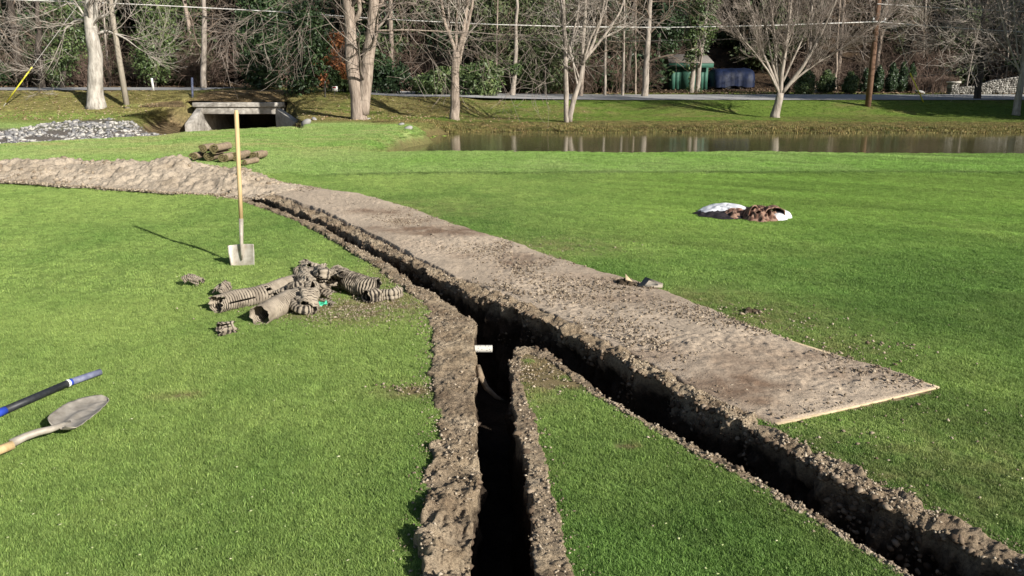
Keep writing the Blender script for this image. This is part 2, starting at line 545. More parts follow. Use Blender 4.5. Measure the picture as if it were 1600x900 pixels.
W3 = [(290, 291, 292, 295), (340, 295, 345, 299), (400, 302, 403, 308), (436, 309, 440, 322), (500, 333, 500, 344), (560, 361, 560, 374), (618, 391, 614, 403),
      (660, 413, 655, 422), (700, 431, 698, 443), (745, 451, 738, 462), (790, 463, 776, 474), (815, 473, 800, 484), (835, 482, 826, 497), (866, 494, 862, 510), (905, 518, 900, 535),
      (960, 543, 958, 560), (1000, 566, 1000, 585), (1060, 597, 1060, 616), (1110, 622, 1105, 641), (1165, 648, 1158, 665), (1215, 672, 1208, 693),
      (1264, 699, 1250, 720), (1327, 736, 1308, 763), (1402, 773, 1385, 803), (1482, 810, 1465, 838), (1562, 853, 1545, 878), (1622, 883, 1600, 910),
      (1760, 950, 1725, 985)]


def smooth_line(A, n, it=2):
    L = np.r_[0, np.cumsum(np.linalg.norm(np.diff(A, axis=0), axis=1))]
    return A, L


def sweep(W, side, bump, wallh, seed, amp=0.03, lipn=9, walln=30, floor=0.16, batter=0.0):
    """soil lip from the grass edge to the rim, then the trench wall down; side=+1 if the trench lies left of the walking direction"""
    O, Rm = poly(W)
    L = np.r_[0, np.cumsum(np.linalg.norm(np.diff(Rm, axis=0), axis=1))]
    # sampling finer near the camera
    ts = [0.0]
    while ts[-1] < L[-1]:
        y = np.interp(ts[-1], L, Rm[:, 1])
        ts.append(ts[-1] + 0.0042 * max(1.6, y) * 0.62)
    ts = np.array(ts)
    ts[-1] = L[-1]

    def itp(A):
        B = np.stack([np.interp(ts, L, A[:, k]) for k in (0, 1)], 1)
        k = 9
        ker = np.ones(k) / k
        for _ in range(2):
            pad = np.concatenate([B[:1].repeat(k // 2, 0), B, B[-1:].repeat(k // 2, 0)])
            B = np.stack([np.convolve(pad[:, j], ker, 'valid') for j in (0, 1)], 1)
        return B
    O, Rm = itp(O), itp(Rm)
    T = np.gradient(Rm, axis=0)
    k = 31
    ker = np.hanning(k); ker /= ker.sum()
    pad = np.concatenate([T[:1].repeat(k // 2, 0), T, T[-1:].repeat(k // 2, 0)])
    T = np.stack([np.convolve(pad[:, j], ker, 'valid') for j in (0, 1)], 1)
    T /= np.linalg.norm(T, axis=1)[:, None] + 1e-9
    N = np.stack([-T[:, 1], T[:, 0]], 1) * side
    Lx = ts
    # outline wobble
    wo = 0.020 * fbm(Lx * 9, 0, 0, 5, seed, 0.65)
    wi = 0.020 * fbm(Lx * 5, 3.3, 0, 5, seed + 3, 0.6) + 0.006 * fbm(Lx * 40, 1.1, 0, 2, seed + 4)
    if seed == 51:                      # thin crumbly margin on the diagonal cut of the wedge
        fct = 1 - 0.42 * sstep(0.10, 0.35, Rm[:, 0])
        O = Rm + (O - Rm) * fct[:, None]
        wo = wo * .55
    O = O - N * wo[:, None]
    Rm = Rm + N * wi[:, None]
    rows, var = [], []
    wid = np.linalg.norm(O - Rm, axis=1)
    for j in range(lipn + 1):
        u = j / lipn
        xy = O * (1 - u) + Rm * u
        rise = min(1, u * lipn / 1.0)
        bl = bump * (1 + (2.6 * sstep(3.7, 2.9, O[:, 1]) if seed == 31 else 0))
        h = bl * np.minimum(1, wid / 0.16) * math.sin(math.pi * min(1, 0.25 + u * 0.6)) + 0.006
        nz = 0.9 * bl * np.minimum(1, wid / 0.08) * fbm(xy[:, 0] * 9, xy[:, 1] * 9, 0, 4, seed + 7, 0.62) + 0.007 * fbm(xy[:, 0] * 45, xy[:, 1] * 45, 0, 3, seed + 8, 0.7)
        z = np.maximum(h + nz, 0.003 + 0.002 * u)
        if j == 0:
            z = np.full_like(z, -0.03)
        elif j == 1:
            z = z * 0.8
        if seed == 71:
            gr = (1 - sstep(-0.62, -0.42, O[:, 0])) * sstep(-4.6, -4.0, O[:, 0])
            z = z * (1 - gr) + gr * (z - 0.085 * (1 - sstep(0.12, 0.24, u)) * (0.75 + .5 * vnoise(Lx * 6, 0, 0, 7)))
        rows.append(np.c_[xy, z])
    ztop = rows[-1][:, 2].copy()
    for j in range(1, walln + 1):
        v = (j / walln) ** 1.15
        dep = v * wallh
        off = batter * v - 0.012 * math.sin(v * math.pi)
        big = amp * 1.2 * fbm(Lx * 3.0, v * 1.2, 0, 3, seed + 11) + amp * 0.9 * fbm(Lx * 11, v * 5, 0, 4, seed + 12, 0.6)
        off = off + big * min(1, v * 5)
        xy = Rm + N * off[:, None]
        rows.append(np.c_[xy, ztop * (1 - min(1, v * 3)) - dep])
    rows.append(np.c_[Rm + N * floor, np.full(len(Rm), -wallh - 0.01)])
    V = np.stack(rows, 0)
    nr, nc = V.shape[:2]
    F = gridfaces(nr, nc)
    if side < 0:
        F = F[:, ::-1]
    return V.reshape(-1, 3), F, O, Rm


acc = Acc()
V, F, O1, R1 = sweep(W1, +1, 0.012, 0.75, 31, lipn=26)
SW1 = V.reshape(26 + 32, -1, 3)
acc.add(V, F)
V, F, O2, R2 = sweep(W2, +1, 0.006, 0.75, 51, 0.022, lipn=12)
SW2 = V.reshape(12 + 32, -1, 3)
acc.add(V, F)
V, F, O3, R3 = sweep(W3, -1, 0.024, 0.75, 71, 0.045, lipn=14)
SW3 = V.reshape(14 + 32, -1, 3)
acc.add(V, F)
# bed of the trench
gx, gy = np.meshgrid(np.linspace(-6.5, 4.5, 160), np.linspace(1.0, 14.5, 200))
zz = -0.73 + 0.03 * fbm(gx * 4, gy * 4, 0, 4, 90)
bedV = np.c_[gx.ravel(), gy.ravel(), zz.ravel()]


def inpoly(px, py, A):
    inside = np.zeros(px.shape, bool)
    x0, y0 = A[:, 0], A[:, 1]
    x1, y1 = np.roll(x0, -1), np.roll(y0, -1)
    for a, b_, c_, d_ in zip(x0, y0, x1, y1):
        if b_ == d_:
            continue
        cond = ((b_ > py) != (d_ > py))
        inside ^= cond & (px < (c_ - a) * (py - b_) / (d_ - b_) + a)
    return inside


def dec(A, n=4):
    return A[::n]


f3 = (0.5 - 0.62 * (1 - sstep(-0.62, -0.42, O3[:, 0])) * sstep(-4.6, -4.0, O3[:, 0]))[:, None]
hole_big = np.concatenate([dec(O1 * 0.4 + R1 * 0.6), dec(O3 * (1 - f3) + R3 * f3)[::-1]])
hole_wedge = dec(O2 * 0.5 + R2 * 0.5)
soil_big = np.concatenate([dec(O1), dec(O3)[::-1]])
soil_wedge = dec(O2)


def in_hole(x, y):
    return inpoly(x, y, hole_big) & ~inpoly(x, y, hole_wedge)


def in_soil(x, y):
    return inpoly(x, y, soil_big) & ~inpoly(x, y, soil_wedge)


cx = (gx[:-1, :-1] + gx[1:, 1:]) / 2
cy = (gy[:-1, :-1] + gy[1:, 1:]) / 2
acc.add(bedV, gridfaces(200, 160, in_soil(cx, cy)))
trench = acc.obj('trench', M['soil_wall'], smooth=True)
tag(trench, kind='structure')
# dry surface soil on the lips, damp walls with the trench's shade painted in: chosen by height in one material
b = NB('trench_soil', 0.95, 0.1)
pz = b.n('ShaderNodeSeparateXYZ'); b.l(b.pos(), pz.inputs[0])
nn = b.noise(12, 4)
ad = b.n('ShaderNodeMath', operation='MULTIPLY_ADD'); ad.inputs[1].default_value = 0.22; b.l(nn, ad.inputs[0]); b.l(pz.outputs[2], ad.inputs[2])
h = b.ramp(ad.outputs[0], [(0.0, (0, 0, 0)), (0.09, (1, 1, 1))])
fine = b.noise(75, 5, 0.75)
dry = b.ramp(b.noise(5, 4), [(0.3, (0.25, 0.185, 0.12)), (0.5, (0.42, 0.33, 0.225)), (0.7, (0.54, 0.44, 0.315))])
wet_shade = b.ramp(b.noise(6, 4), [(0.3, (0.035, 0.026, 0.019)), (0.7, (0.085, 0.062, 0.045))])
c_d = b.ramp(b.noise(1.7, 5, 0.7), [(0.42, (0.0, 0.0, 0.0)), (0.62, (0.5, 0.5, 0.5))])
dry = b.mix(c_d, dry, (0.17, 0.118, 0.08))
c = b.mix(h, wet_shade, dry)
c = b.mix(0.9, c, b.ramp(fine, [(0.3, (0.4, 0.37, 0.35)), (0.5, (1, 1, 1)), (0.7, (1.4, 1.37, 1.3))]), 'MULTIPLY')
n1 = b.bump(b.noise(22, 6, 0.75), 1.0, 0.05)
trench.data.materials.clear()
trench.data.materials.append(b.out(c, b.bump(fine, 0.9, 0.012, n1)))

# ------------------------------------------------------------------ soil path over plywood sheets
PATH = [(1211, 665.5, 1465, 609.2), (1162, 648, 1432, 596), (1110, 622, 1400, 585), (1060, 597, 1360, 572), (1000, 566, 1280, 550), (960, 543, 1200, 521),
        (905, 518, 1120, 491), (866, 494, 1050, 461), (835, 481, 1000, 444), (790, 462, 930, 425), (745, 450, 860, 400), (700, 430, 800, 380),
        (660, 412, 740, 362), (620, 390, 690, 345), (560, 359, 650, 330), (500, 331, 600, 314), (436, 308, 560, 304), (400, 301, 490, 294),
        (340, 293, 420, 283), (300, 290, 380, 277)]
PN, PF = poly(PATH)
pL = np.r_[0, np.cumsum(np.linalg.norm(np.diff((PN + PF) / 2, axis=0), axis=1))]
ts = [0.0]
while ts[-1] < pL[-1]:
    ts.append(ts[-1] + 0.0024 * np.interp(ts[-1], pL, PN[:, 1]) + 0.004)
ts = np.array(ts); ts[-1] = pL[-1]
pn = np.stack([np.interp(ts, pL, PN[:, k]) for k in (0, 1)], 1)
pf = np.stack([np.interp(ts, pL, PF[:, k]) for k in (0, 1)], 1)
nu = 90
u = np.linspace(0, 1, nu)
XY = pn[None] * (1 - u[:, None, None]) + pf[None] * u[:, None, None]
wv = 0.026 * fbm(ts * 4, 0, 0, 5, 3, 0.6) * sstep(0, 0.3, ts)
wdir = (pf - pn) / np.linalg.norm(pf - pn, axis=1)[:, None]
XY = XY + wdir[None] * (wv[None, :, None] * np.where(u < 0.5, -1, 1)[:, None, None])
wid = np.linalg.norm(pf - pn, axis=1)
edge = np.minimum(u[:, None] * wid, (1 - u[:, None]) * wid)
endd = ts[None, :] + 0 * edge
body = sstep(0.0, 0.035, edge) * (0.35 + 0.65 * sstep(0, 0.25, np.minimum(edge, endd)))
nz = 0.008 * fbm(XY[..., 0] * 1.6, XY[..., 1] * 1.6, 0, 4, 61) + 0.007 * np.clip(fbm(XY[..., 0] * 14, XY[..., 1] * 14, 0, 4, 62, 0.65), 0, 2)
# two smooth trampled stretches, and a loosely crumbled one near the end
rough_zone = 0.35 + 0.65 * sstep(-0.1, 0.4, fbm(XY[..., 0] * 0.9, XY[..., 1] * 0.9, 0, 3, 63) + 0.6 * sstep(1.5, 0.2, XY[..., 0] * 0 + endd / 2.2) - 0.1)
micro = 0.007 * fbm(XY[..., 0] * 38, XY[..., 1] * 38, 0, 3, 64, 0.7) * rough_zone
Z = 0.016 + (0.016 + nz + micro) * body
gz = (1 - sstep(-0.62, -0.42, XY[..., 0])) * sstep(-4.6, -4.0, XY[..., 0])
Z = Z + 0.018 * gz * (1 - sstep(0.0, 0.5, u))[:, None]
Z[1] = Z[2]
Z[0, :] = -0.02 - 0.08 * gz[0]
XY[1] = XY[0]
Z[-1, :] = -0.02
Z[:, 0] = 0.0155
DAMP = [(575, 335, .45, .22, .7), (680, 365, .75, .30, 1.0), (640, 350, .3, .2, .5), (805, 412, .25, .35, .8), (720, 405, .2, .15, .4), (1150, 612, .32, .20, 1.0), (1090, 600, .22, .16, .8), (1290, 565, .5, .16, .35), (1180, 580, .4, .25, .45), (1190, 640, .14, .22, .8),
        (1010, 560, .3, .2, .4), (900, 440, .5, .2, .35), (1240, 560, .35, .2, .45), (975, 447, .12, .08, .9), (1330, 590, .25, .12, .5), (960, 470, .4, .2, .3)]
dm = np.zeros(XY.shape[:2])
for px_, py_, rx_, ry__, st_ in DAMP:
    g_ = G(px_, py_)
    dm = np.maximum(dm, st_ * np.exp(-(((XY[..., 0] - g_[0]) / rx_) ** 2 + ((XY[..., 1] - g_[1]) / ry__) ** 2) ** 1.3))
dm = np.clip(dm * (0.9 + 0.7 * fbm(XY[..., 0] * 6, XY[..., 1] * 6, 0, 4, 66)) + 0.22 * np.clip(fbm(XY[..., 0] * 1.3, XY[..., 1] * 1.3, 0, 5, 67) - .1, 0, 1), 0, 1)[..., None]
pc_ = np.array([0.43, 0.35, 0.265]) * (1 + .12 * fbm(XY[..., 0] * 2, XY[..., 1] * 2, 0, 4, 68))[..., None] * (1 - dm) + np.array([0.21, 0.145, 0.10]) * dm
path = link('dirt_path', mesh('dirt_path', np.c_[XY.reshape(-1, 2), Z.ravel()], gridfaces(nu, len(ts)), None, True, col=pc_.reshape(-1, 3)), None)
tag(path, kind='structure')
b = NB('path_soil', 0.95, 0.1)
c = b.attr('col').outputs['Color']
fine = b.noise(60, 5, 0.75)
c = b.mix(0.8, c, b.ramp(fine, [(0.32, (0.55, 0.52, 0.5)), (0.5, (1, 1, 1)), (0.7, (1.3, 1.28, 1.25))]), 'MULTIPLY')
n1 = b.bump(b.noise(26, 6, 0.75), 0.35, 0.02)
path.data.materials.append(b.out(c, b.bump(fine, 0.7, 0.008, n1)))
path_poly = np.concatenate([PN, PF[::-1]])


def on_path(x, y):
    return inpoly(x, y, path_poly)


# the plywood sheets under the soil
def board(c0, c1, c2, c3, z, th, label, name='plywood_sheet'):
    pts = [np.array(c0), np.array(c1), np.array(c2), np.array(c3)]
    cen = sum(pts) / 4
    a = Acc()
    Vb = [[p[0] - cen[0], p[1] - cen[1], -th / 2] for p in pts] + [[p[0] - cen[0], p[1] - cen[1], th / 2] for p in pts]
    a.add(Vb, [[0, 3, 2, 1], [4, 5, 6, 7], [0, 1, 5, 4], [1, 2, 6, 5], [2, 3, 7, 6], [3, 0, 4, 7]])
    o = a.obj(name, M['plywood'])
    o.location = (cen[0], cen[1], z)
    bm_ = o.modifiers.new('bevel', 'BEVEL'); bm_.width = 0.002
    return tag(o, label, 'board', 'plywood sheets under the dirt path')


e0, e1 = G(1215, 667)[:2], G(1468, 608)[:2]
ax = (e1 - e0) / np.linalg.norm(e1 - e0)
back = np.array([-ax[1], ax[0]])
if back[1] < 0:
    back = -back
board(e0, e1, e1 + (G(985, 456)[:2] - e1) * 1.0, G(905, 512)[:2] + np.array([-.02, .06]), 0.009, 0.012, 'pale plywood sheet whose bare edge shows at the pointed right end of the dirt path')
board(G(1005, 453)[:2], G(915, 505)[:2], G(757, 449)[:2], G(842, 400)[:2], 0.010, 0.012, 'plywood sheet buried under the dirt path by the trench fork')
board(G(838, 398)[:2], G(752, 446)[:2], G(628, 387)[:2], G(694, 351)[:2], 0.010, 0.014, 'plywood sheet with a dark raised edge above the middle of the curved trench')
board(G(690, 350)[:2], G(624, 384)[:2], G(450, 307)[:2], G(566, 309)[:2], 0.010, 0.014, 'plywood sheet at the far left end of the row, edge dark along the trench')
# a broken piece standing up and a corner poking out on the far edge
a = Acc()
p0 = G(987, 449)
a.add([[-0.045, 0, -0.02], [0.035, 0.01, -0.02], [0.02, 0.012, 0.03], [-0.055, 0.0, 0.115],
       [-0.045, 0.012, -0.02], [0.035, 0.022, -0.02], [0.02, 0.024, 0.03], [-0.055, 0.012, 0.115]],
      [[0, 1, 2, 3], [7, 6, 5, 4], [0, 3, 7, 4], [3, 2, 6, 7], [2, 1, 5, 6]])
o = a.obj('wood_splinter', M['plywood']); o.location = p0
tag(o, 'small pointed splinter of plywood standing upright on the far edge of the dirt path', 'wood splinter')
a = Acc()
p0 = G(1015, 452)
a.add([[-0.10, -0.03, 0.01], [0.09, -0.07, 0.015], [0.11, 0.01, 0.02], [-0.03, 0.05, 0.065],
       [-0.10, -0.03, 0.022], [0.09, -0.07, 0.027], [0.11, 0.01, 0.032], [-0.03, 0.05, 0.077]],
      [[3, 2, 1, 0], [4, 5, 6, 7], [0, 1, 5, 4], [1, 2, 6, 5], [2, 3, 7, 6], [3, 0, 4, 7]])
o = a.obj('board_scrap', M['wood_grey']); o.location = (p0[0], p0[1], 0.015)
tag(o, 'thin scrap of plywood tilted up beside the upright splinter', 'board')

for k, (px_, py_, s_, lb_) in enumerate([(970, 447, .05, 'largest dark soil clod left of the upright splinter'), (980, 449, .035, 'small dark soil clod touching the upright splinter'), (1177, 489, .035, 'lone dark soil clod on the grass beyond the dirt path')]):
    CLODS = globals().setdefault('CLODS', [])
    CLODS.append((G(px_, py_), s_, lb_))
# ------------------------------------------------------------------ spoil heap at the left end
FB = [(-260, 276), (-150, 280), (0, 284), (100, 290), (200, 297), (300, 303), (360, 307), (430, 311)]
fb = np.array([G(*p)[:2] for p in FB])
fbL = np.r_[0, np.cumsum(np.linalg.norm(np.diff(fb, axis=0), axis=1))]
ts = np.arange(0, fbL[-1], 0.022)
fr = np.stack([np.interp(ts, fbL, fb[:, k]) for k in (0, 1)], 1)
pxs = np.interp(ts, fbL, [p[0] for p in FB])
ridge = np.interp(pxs, [-260, -100, 0, 30, 60, 100, 130, 155, 185, 210, 235, 262, 285, 310, 335, 360, 395, 430],
                  [258, 254, 251, 252, 259, 257, 254, 258, 252, 247, 254, 262, 263, 268, 267, 274, 288, 298])
nrm = np.array([0.12, 0.99])
widm = np.interp(pxs, [-260, 0, 200, 300, 380, 430], [2.0, 2.0, 2.1, 1.8, 1.4, 1.2])
nu = 90
u = np.linspace(0, 1, nu)
XY = fr[None] + nrm[None, None] * (u[:, None, None] * widm[None, :, None])
ry = fr[:, 1] + nrm[1] * widm * 0.55
hr = np.array([max(0.03, P(p, q, y)[2]) for p, q, y in zip(pxs, ridge, ry)])
prof = np.where(u < 0.55, np.sin(np.clip(u / 0.55, 0, 1) * math.pi / 2) ** 1.15, np.cos(np.clip((u - 0.55) / 0.45, 0, 1) * math.pi / 2) ** 0.9)
nz = fbm(XY[..., 0] * 1.6, XY[..., 1] * 1.6, 0, 4, 81)
nz2 = fbm(XY[..., 0] * 7, XY[..., 1] * 7, 0, 4, 82, 0.62)
Z = prof[:, None] * hr[None] * (1 + 0.12 * nz) + 0.04 * nz2 * np.minimum(1, prof * 3)[:, None] * np.minimum(1, hr / 0.2)[None] + 0.012 + 0.016 * fbm(XY[..., 0] * 22, XY[..., 1] * 22, 0, 3, 83, 0.7) * np.minimum(1, prof * 6)[:, None]
Z[0] = Z[-1] = -0.02
Z[:, 0] = Z[:, -1] = -0.02
XY = XY + (nrm * -1)[None, None] * (0.05 * fbm(ts * 2.5, 1, 0, 4, 84)[None, :, None] * (1 - u)[:, None, None])
mound = link('dirt_mound', mesh('dirt_mound', np.c_[XY.reshape(-1, 2), Z.ravel()], gridfaces(nu, len(ts)), None, True), M['mound'])
tag(mound, 'long lumpy mound of pale dirt on the lawn at the left edge of the photo', 'dirt heap')
MB = (XY, Z)
mound_poly = np.concatenate([fr[::8], (fr + nrm[None] * widm[:, None])[::8][::-1]])

# ------------------------------------------------------------------ lawn
SPOTS = [  # px, py, radius x, radius y (m), dryness
    (540, 484, 0.50, 0.25, 1.0), (590, 480, 0.40, 0.35, 1.0), (640, 610, 0.16, 0.10, 1.0), (838, 572, 0.20, 0.36, 3.0), (850, 598, 0.22, 0.09, 3.0), (815, 575, 0.08, 0.3, 2.0), (885, 602, 0.10, 0.06, 2.2), (980, 697, 0.045, 0.03, 1.6),
    (275, 616, 0.11, 0.05, 1.1), (640, 470, 0.3, 0.4, 0.6), (600, 430, 0.2, 0.6, 0.5), (1200, 500, 0.5, 0.5, 0.45), (1100, 470, 0.5, 0.4, 0.4), (1300, 540, 0.4, 0.3, 0.5), (870, 385, 0.7, 0.5, 0.45), (1430, 720, 0.4, 0.3, 0.35),
    (1415, 740, 0.5, 0.6, 0.35), (1280, 620, 0.2, 0.2, 0.3), (1560, 720, 0.4, 0.3, 0.3), (640, 330, 1.0, 1.0, 0.35)]
SP = [(G(a_, b_)[:2], rx, ry_, s_) for a_, b_, rx, ry_, s_ in SPOTS]


def lawn_col(X, Y):
    n1 = fbm(X * 0.55, Y * 0.45, 0, 4, 101)
    n2 = fbm(X * 2.6, Y * 2.6, 0, 4, 102)
    n3 = fbm(X * 11, Y * 11, 0, 2, 103)
    s = X / np.maximum(Y, 0.5)
    t = np.clip(0.47 - 0.55 * s + 0.42 * n1 + 0.20 * n2 + 0.06 * n3 - 0.25 * sstep(4.5, 2.2, Y) * (s > -0.1), 0, 1)[..., None]
    yel = np.array([0.262, 0.362, 0.105])
    grn = np.array([0.132, 0.235, 0.056])
    c = grn * (1 - t) + yel * t
    # beyond the fringe line the turf is longer and a fresher green
    far = sstep(13.9, 14.5, Y + 0.15 * n2)[..., None]
    farc = (np.array([0.20, 0.34, 0.08]) * (1 - t) + np.array([0.27, 0.37, 0.13]) * t)
    c = c * (1 - far) + farc * far
    midr = (sstep(6, 11, Y) * sstep(0.0, 0.25, s) * (1 - far[..., 0]))[..., None]
    c = c * (1 - midr * 0.6) + np.array([0.225, 0.36, 0.072]) * midr * 0.6
    # pale straw patches near the crest on the left
    st = np.exp(-((Y - 20.5) / 2.2) ** 2) * sstep(-0.10, -0.25, s) * np.clip(0.3 + 1.2 * fbm(X * 0.5, Y * 1.6, 0, 3, 107), 0, 1)
    st = np.maximum(st, 0.9 * np.exp(-((Y - 24) / 4.0) ** 2) * sstep(-0.05, -0.2, s) * np.clip(0.2 + fbm(X * 0.8, Y * 2.2, 0, 3, 108), 0, 1))[..., None]
    c = c * (1 - st * 0.75) + np.array([0.36, 0.35, 0.16]) * st * 0.75
    # dark mowing line
    ln = (np.exp(-((Y - 14.2 - 0.05 * X / 3 - 0.1 * n1) / 0.14) ** 2) * 0.45 * sstep(-0.3, -0.15, s))[..., None]
    c = c * (1 - ln)
    # drag streaks on the right-hand green
    sk = fbm((X * 0.45 + Y * 0.9) * 3.2, (X - Y * 0.3) * 0.25, 0, 3, 104)
    c = c * (1 + 0.20 * sk * sstep(-0.1, 0.3, s))[..., None]
    dry = np.zeros_like(X)
    for cpt, rx, ry_, st_ in SP:
        dry = np.maximum(dry, st_ * np.exp(-(((X - cpt[0]) / rx) ** 2 + ((Y - cpt[1]) / ry_) ** 2)) * (0.75 + 0.6 * n3))
    dry = np.clip(dry, 0, 1)[..., None]
    c = c * (1 - dry) + np.array([0.27, 0.215, 0.12]) * dry
    return np.clip(c, 0.01, 0.8), dry[..., 0]


ths = np.linspace(R(50), math.atan(CAM_H / 20.0), 340)
ys = np.r_[-40, -15, -6, -2, -0.5, 0.4, 0.9, 1.2, CAM_H / np.tan(ths)]
ys[-1] = 20.0
ss = np.linspace(-1.15, 1.15, 520)
ss = np.r_[-6, -3.5, -2.3, -1.6, ss, 1.6, 2.3, 3.5, 6]
SX, SY = np.meshgrid(ss, ys)
X = SX * (np.maximum(SY, 0.0) + 1.2)
Z = terrain(X, np.maximum(SY, 0))
Z = Z + 0.012 * np.exp(-((SY - 14.35 - 0.05 * X / 3) / 0.10) ** 2)
cx = (X[:-1, :-1] + X[1:, 1:]) / 2
cy = (SY[:-1, :-1] + SY[1:, 1:]) / 2
mask = np.ones(cx.shape, bool)
near = (cy < 14) & (cy > 0.5) & (np.abs(cx) < 8)
mask[near] = ~in_hole(cx[near], cy[near])
lc, ld = lawn_col(X.ravel(), SY.ravel())
xr_, yr_ = X.ravel(), SY.ravel()
pm_ = (yr_ > 3.9) & (yr_ < 14) & (on_path(xr_ + .05, yr_ + .05) | on_path(xr_, yr_))
lc[pm_] = np.array([0.36, 0.285, 0.20])
lawn = link('lawn', mesh('lawn', np.c_[X.ravel(), SY.ravel(), Z.ravel()], gridfaces(len(ys), len(ss), mask), None, True, col=lc * 0.8), M['lawn'])
tag(lawn, kind='structure')


# ------------------------------------------------------------------ far ground
def rip_range(s, X):
    lo = np.interp(s, [-0.75, -0.6, -0.40, -0.34, -0.27], [19.5, 21, 24.0, 25.3, 26.5]) + 0.9
    hi = np.interp(s, [-1.0, -0.62, -0.48, -0.44, -0.395, -0.36], [29.0, 29.3, 31.2, 32.0, 31.0, 25.5]) + 1.3 * fbm(X * 0.5, X * 0, 0, 4, 160)
    return lo, hi


def RIP(s, Y, X):
    lo, hi = rip_range(s, X)
    return sstep(lo, lo + .5, Y) * (1 - sstep(hi - .4, hi + .3, Y))


def far_col(X, Y):
    s = X / Y
    n1 = fbm(X * 0.25, Y * 0.5, 0, 4, 111)
    n2 = fbm(X * 1.5, Y * 2.5, 0, 4, 112)
    lc_, _ = lawn_col(X, Y)
    green = np.array([0.12, 0.18, 0.035])
    brown = np.array([0.24, 0.195, 0.09])
    litter = np.array([0.075, 0.052, 0.034])
    olive = np.array([0.155, 0.165, 0.05])
    # embankment: left is leafy brown, right is green
    t = np.clip(0.42 + 0.9 * sstep(-0.02, -0.3, s) * 1 - 0.7 * sstep(-0.05, 0.25, s) + 0.7 * n1 + 0.45 * n2, 0, 1)[..., None]
    emb = green * (1 - t) + (brown * 0.55 + olive * 0.45) * t
    e = sstep(29, 32, Y + 0.5 * n1)[..., None]
    c = lc_ * (1 - e) + emb * e
    # green lawn patch on the left foot of the embankment
    g = (np.exp(-((Y - 33) / 2.3) ** 2) * sstep(-0.42, -0.5, s))[..., None]
    c = c * (1 - g) + np.array([0.17, 0.23, 0.06]) * g
    # dead grass ring round the pond
    z = terrain(X, Y)
    rb = ((Y > 28) & (Y < 34)) * sstep(-0.20, -0.14, s)
    bank = (rb * sstep(32.9, 31.3, Y + 0.9 * n2))[..., None]
    c = c * (1 - bank * 0.7) + np.array([0.21, 0.175, 0.07]) * bank * 0.7
    low = sstep(-0.12, -0.3, z)[..., None] * sstep(-.4, -.2, s)[..., None]
    c = c * (1 - low * 0.8) + np.array([0.11, 0.08, 0.04]) * low * 0.9
    # stream bed
    sb = (sstep(-0.2, -0.4, z) * sstep(-0.24, -0.3, s))[..., None]
    c = c * (1 - sb) + (np.array([0.20, 0.15, 0.085]) * (0.8 + 0.6 * n2)[..., None]) * sb
    rp = (sstep(19.5, 22, Y) * sstep(30.5, 29.0, Y + 0.5 * n1) * sstep(-0.40, -0.46, s) * sstep(-0.15, -0.25, z + 0.001 * Y * 0))[..., None]
    rp = np.maximum(rp, (RIP(s, Y, X))[..., None] * .9)
    c = c * (1 - rp) + np.array([0.145, 0.13, 0.115]) * rp
    # verge and wood floor
    vg = (sstep(45.4, 45.8, Y) * (1 - sstep(48.5, 51.5, Y + n1)))[..., None] * sstep(0.0, 0.1, s)[..., None]
    wd = (sstep(46, 47, Y))[..., None]
    c = c * (1 - wd) + litter * (0.8 + 0.5 * n2)[..., None] * wd
    c = c * (1 - vg) + np.array([0.17, 0.20, 0.05]) * vg
    return np.clip(c, 0.01, 0.8)


ys = np.r_[np.arange(19.9, 34, 0.12), np.arange(34, 56, 0.2), np.arange(56, 110, 0.8), np.arange(110, 200, 4)]
ss = np.linspace(-1.4, 1.4, 400)
SX, SY = np.meshgrid(ss, ys)
X = SX * (SY + 1.2)
Z = terrain(X, SY)
Z[0] -= 0.01
farg = link('ground', mesh('ground', np.c_[X.ravel(), SY.ravel(), Z.ravel()], gridfaces(len(ys), len(ss)), None, True, col=far_col(X.ravel(), SY.ravel())), M['far'])
tag(farg, kind='structure')
# base sheet to the horizon
a = Acc(); a.add([[-700, -500, -3], [700, -500, -3], [700, 900, -3], [-700, 900, -3]], [[0, 1, 2, 3]])
tag(a.obj('terrain_base', M['soil_wall']), kind='structure')

# water
WZ = -0.45
a = Acc()
xs = np.linspace(-6, 60, 40); yw = np.linspace(18.6, 31.5, 14)
wx, wy = np.meshgrid(xs, yw)
a.add(np.c_[wx.ravel(), wy.ravel(), np.full(wx.size, WZ)], gridfaces(14, 40))
tag(a.obj('pond_water', M['water']), kind='structure')

# road
ry = np.linspace(40.2, 45.5, 16)
rx = np.linspace(-75, 75, 400)
X, Y = np.meshgrid(rx, ry)
zr = np.stack([np.interp(ry, [ry[0], ry[-1]], [TZ(x, ry[0]), TZ(x, ry[-1])]) for x in rx], 1)
k = np.ones(41) / 41
zr = np.stack([np.convolve(np.pad(r_, 20, 'edge'), k, 'valid') for r_ in zr])
zr = np.maximum(zr, terrain(X, Y) * (np.abs(X + 12.4) > 3)) + 0.03
zr = np.maximum(zr, np.median(zr, axis=0)[None] - 0.1)
road = link('road', mesh('road', np.c_[X.ravel(), Y.ravel(), zr.ravel()], gridfaces(16, 400), None, True), M['asphalt'])
tag(road, kind='structure')
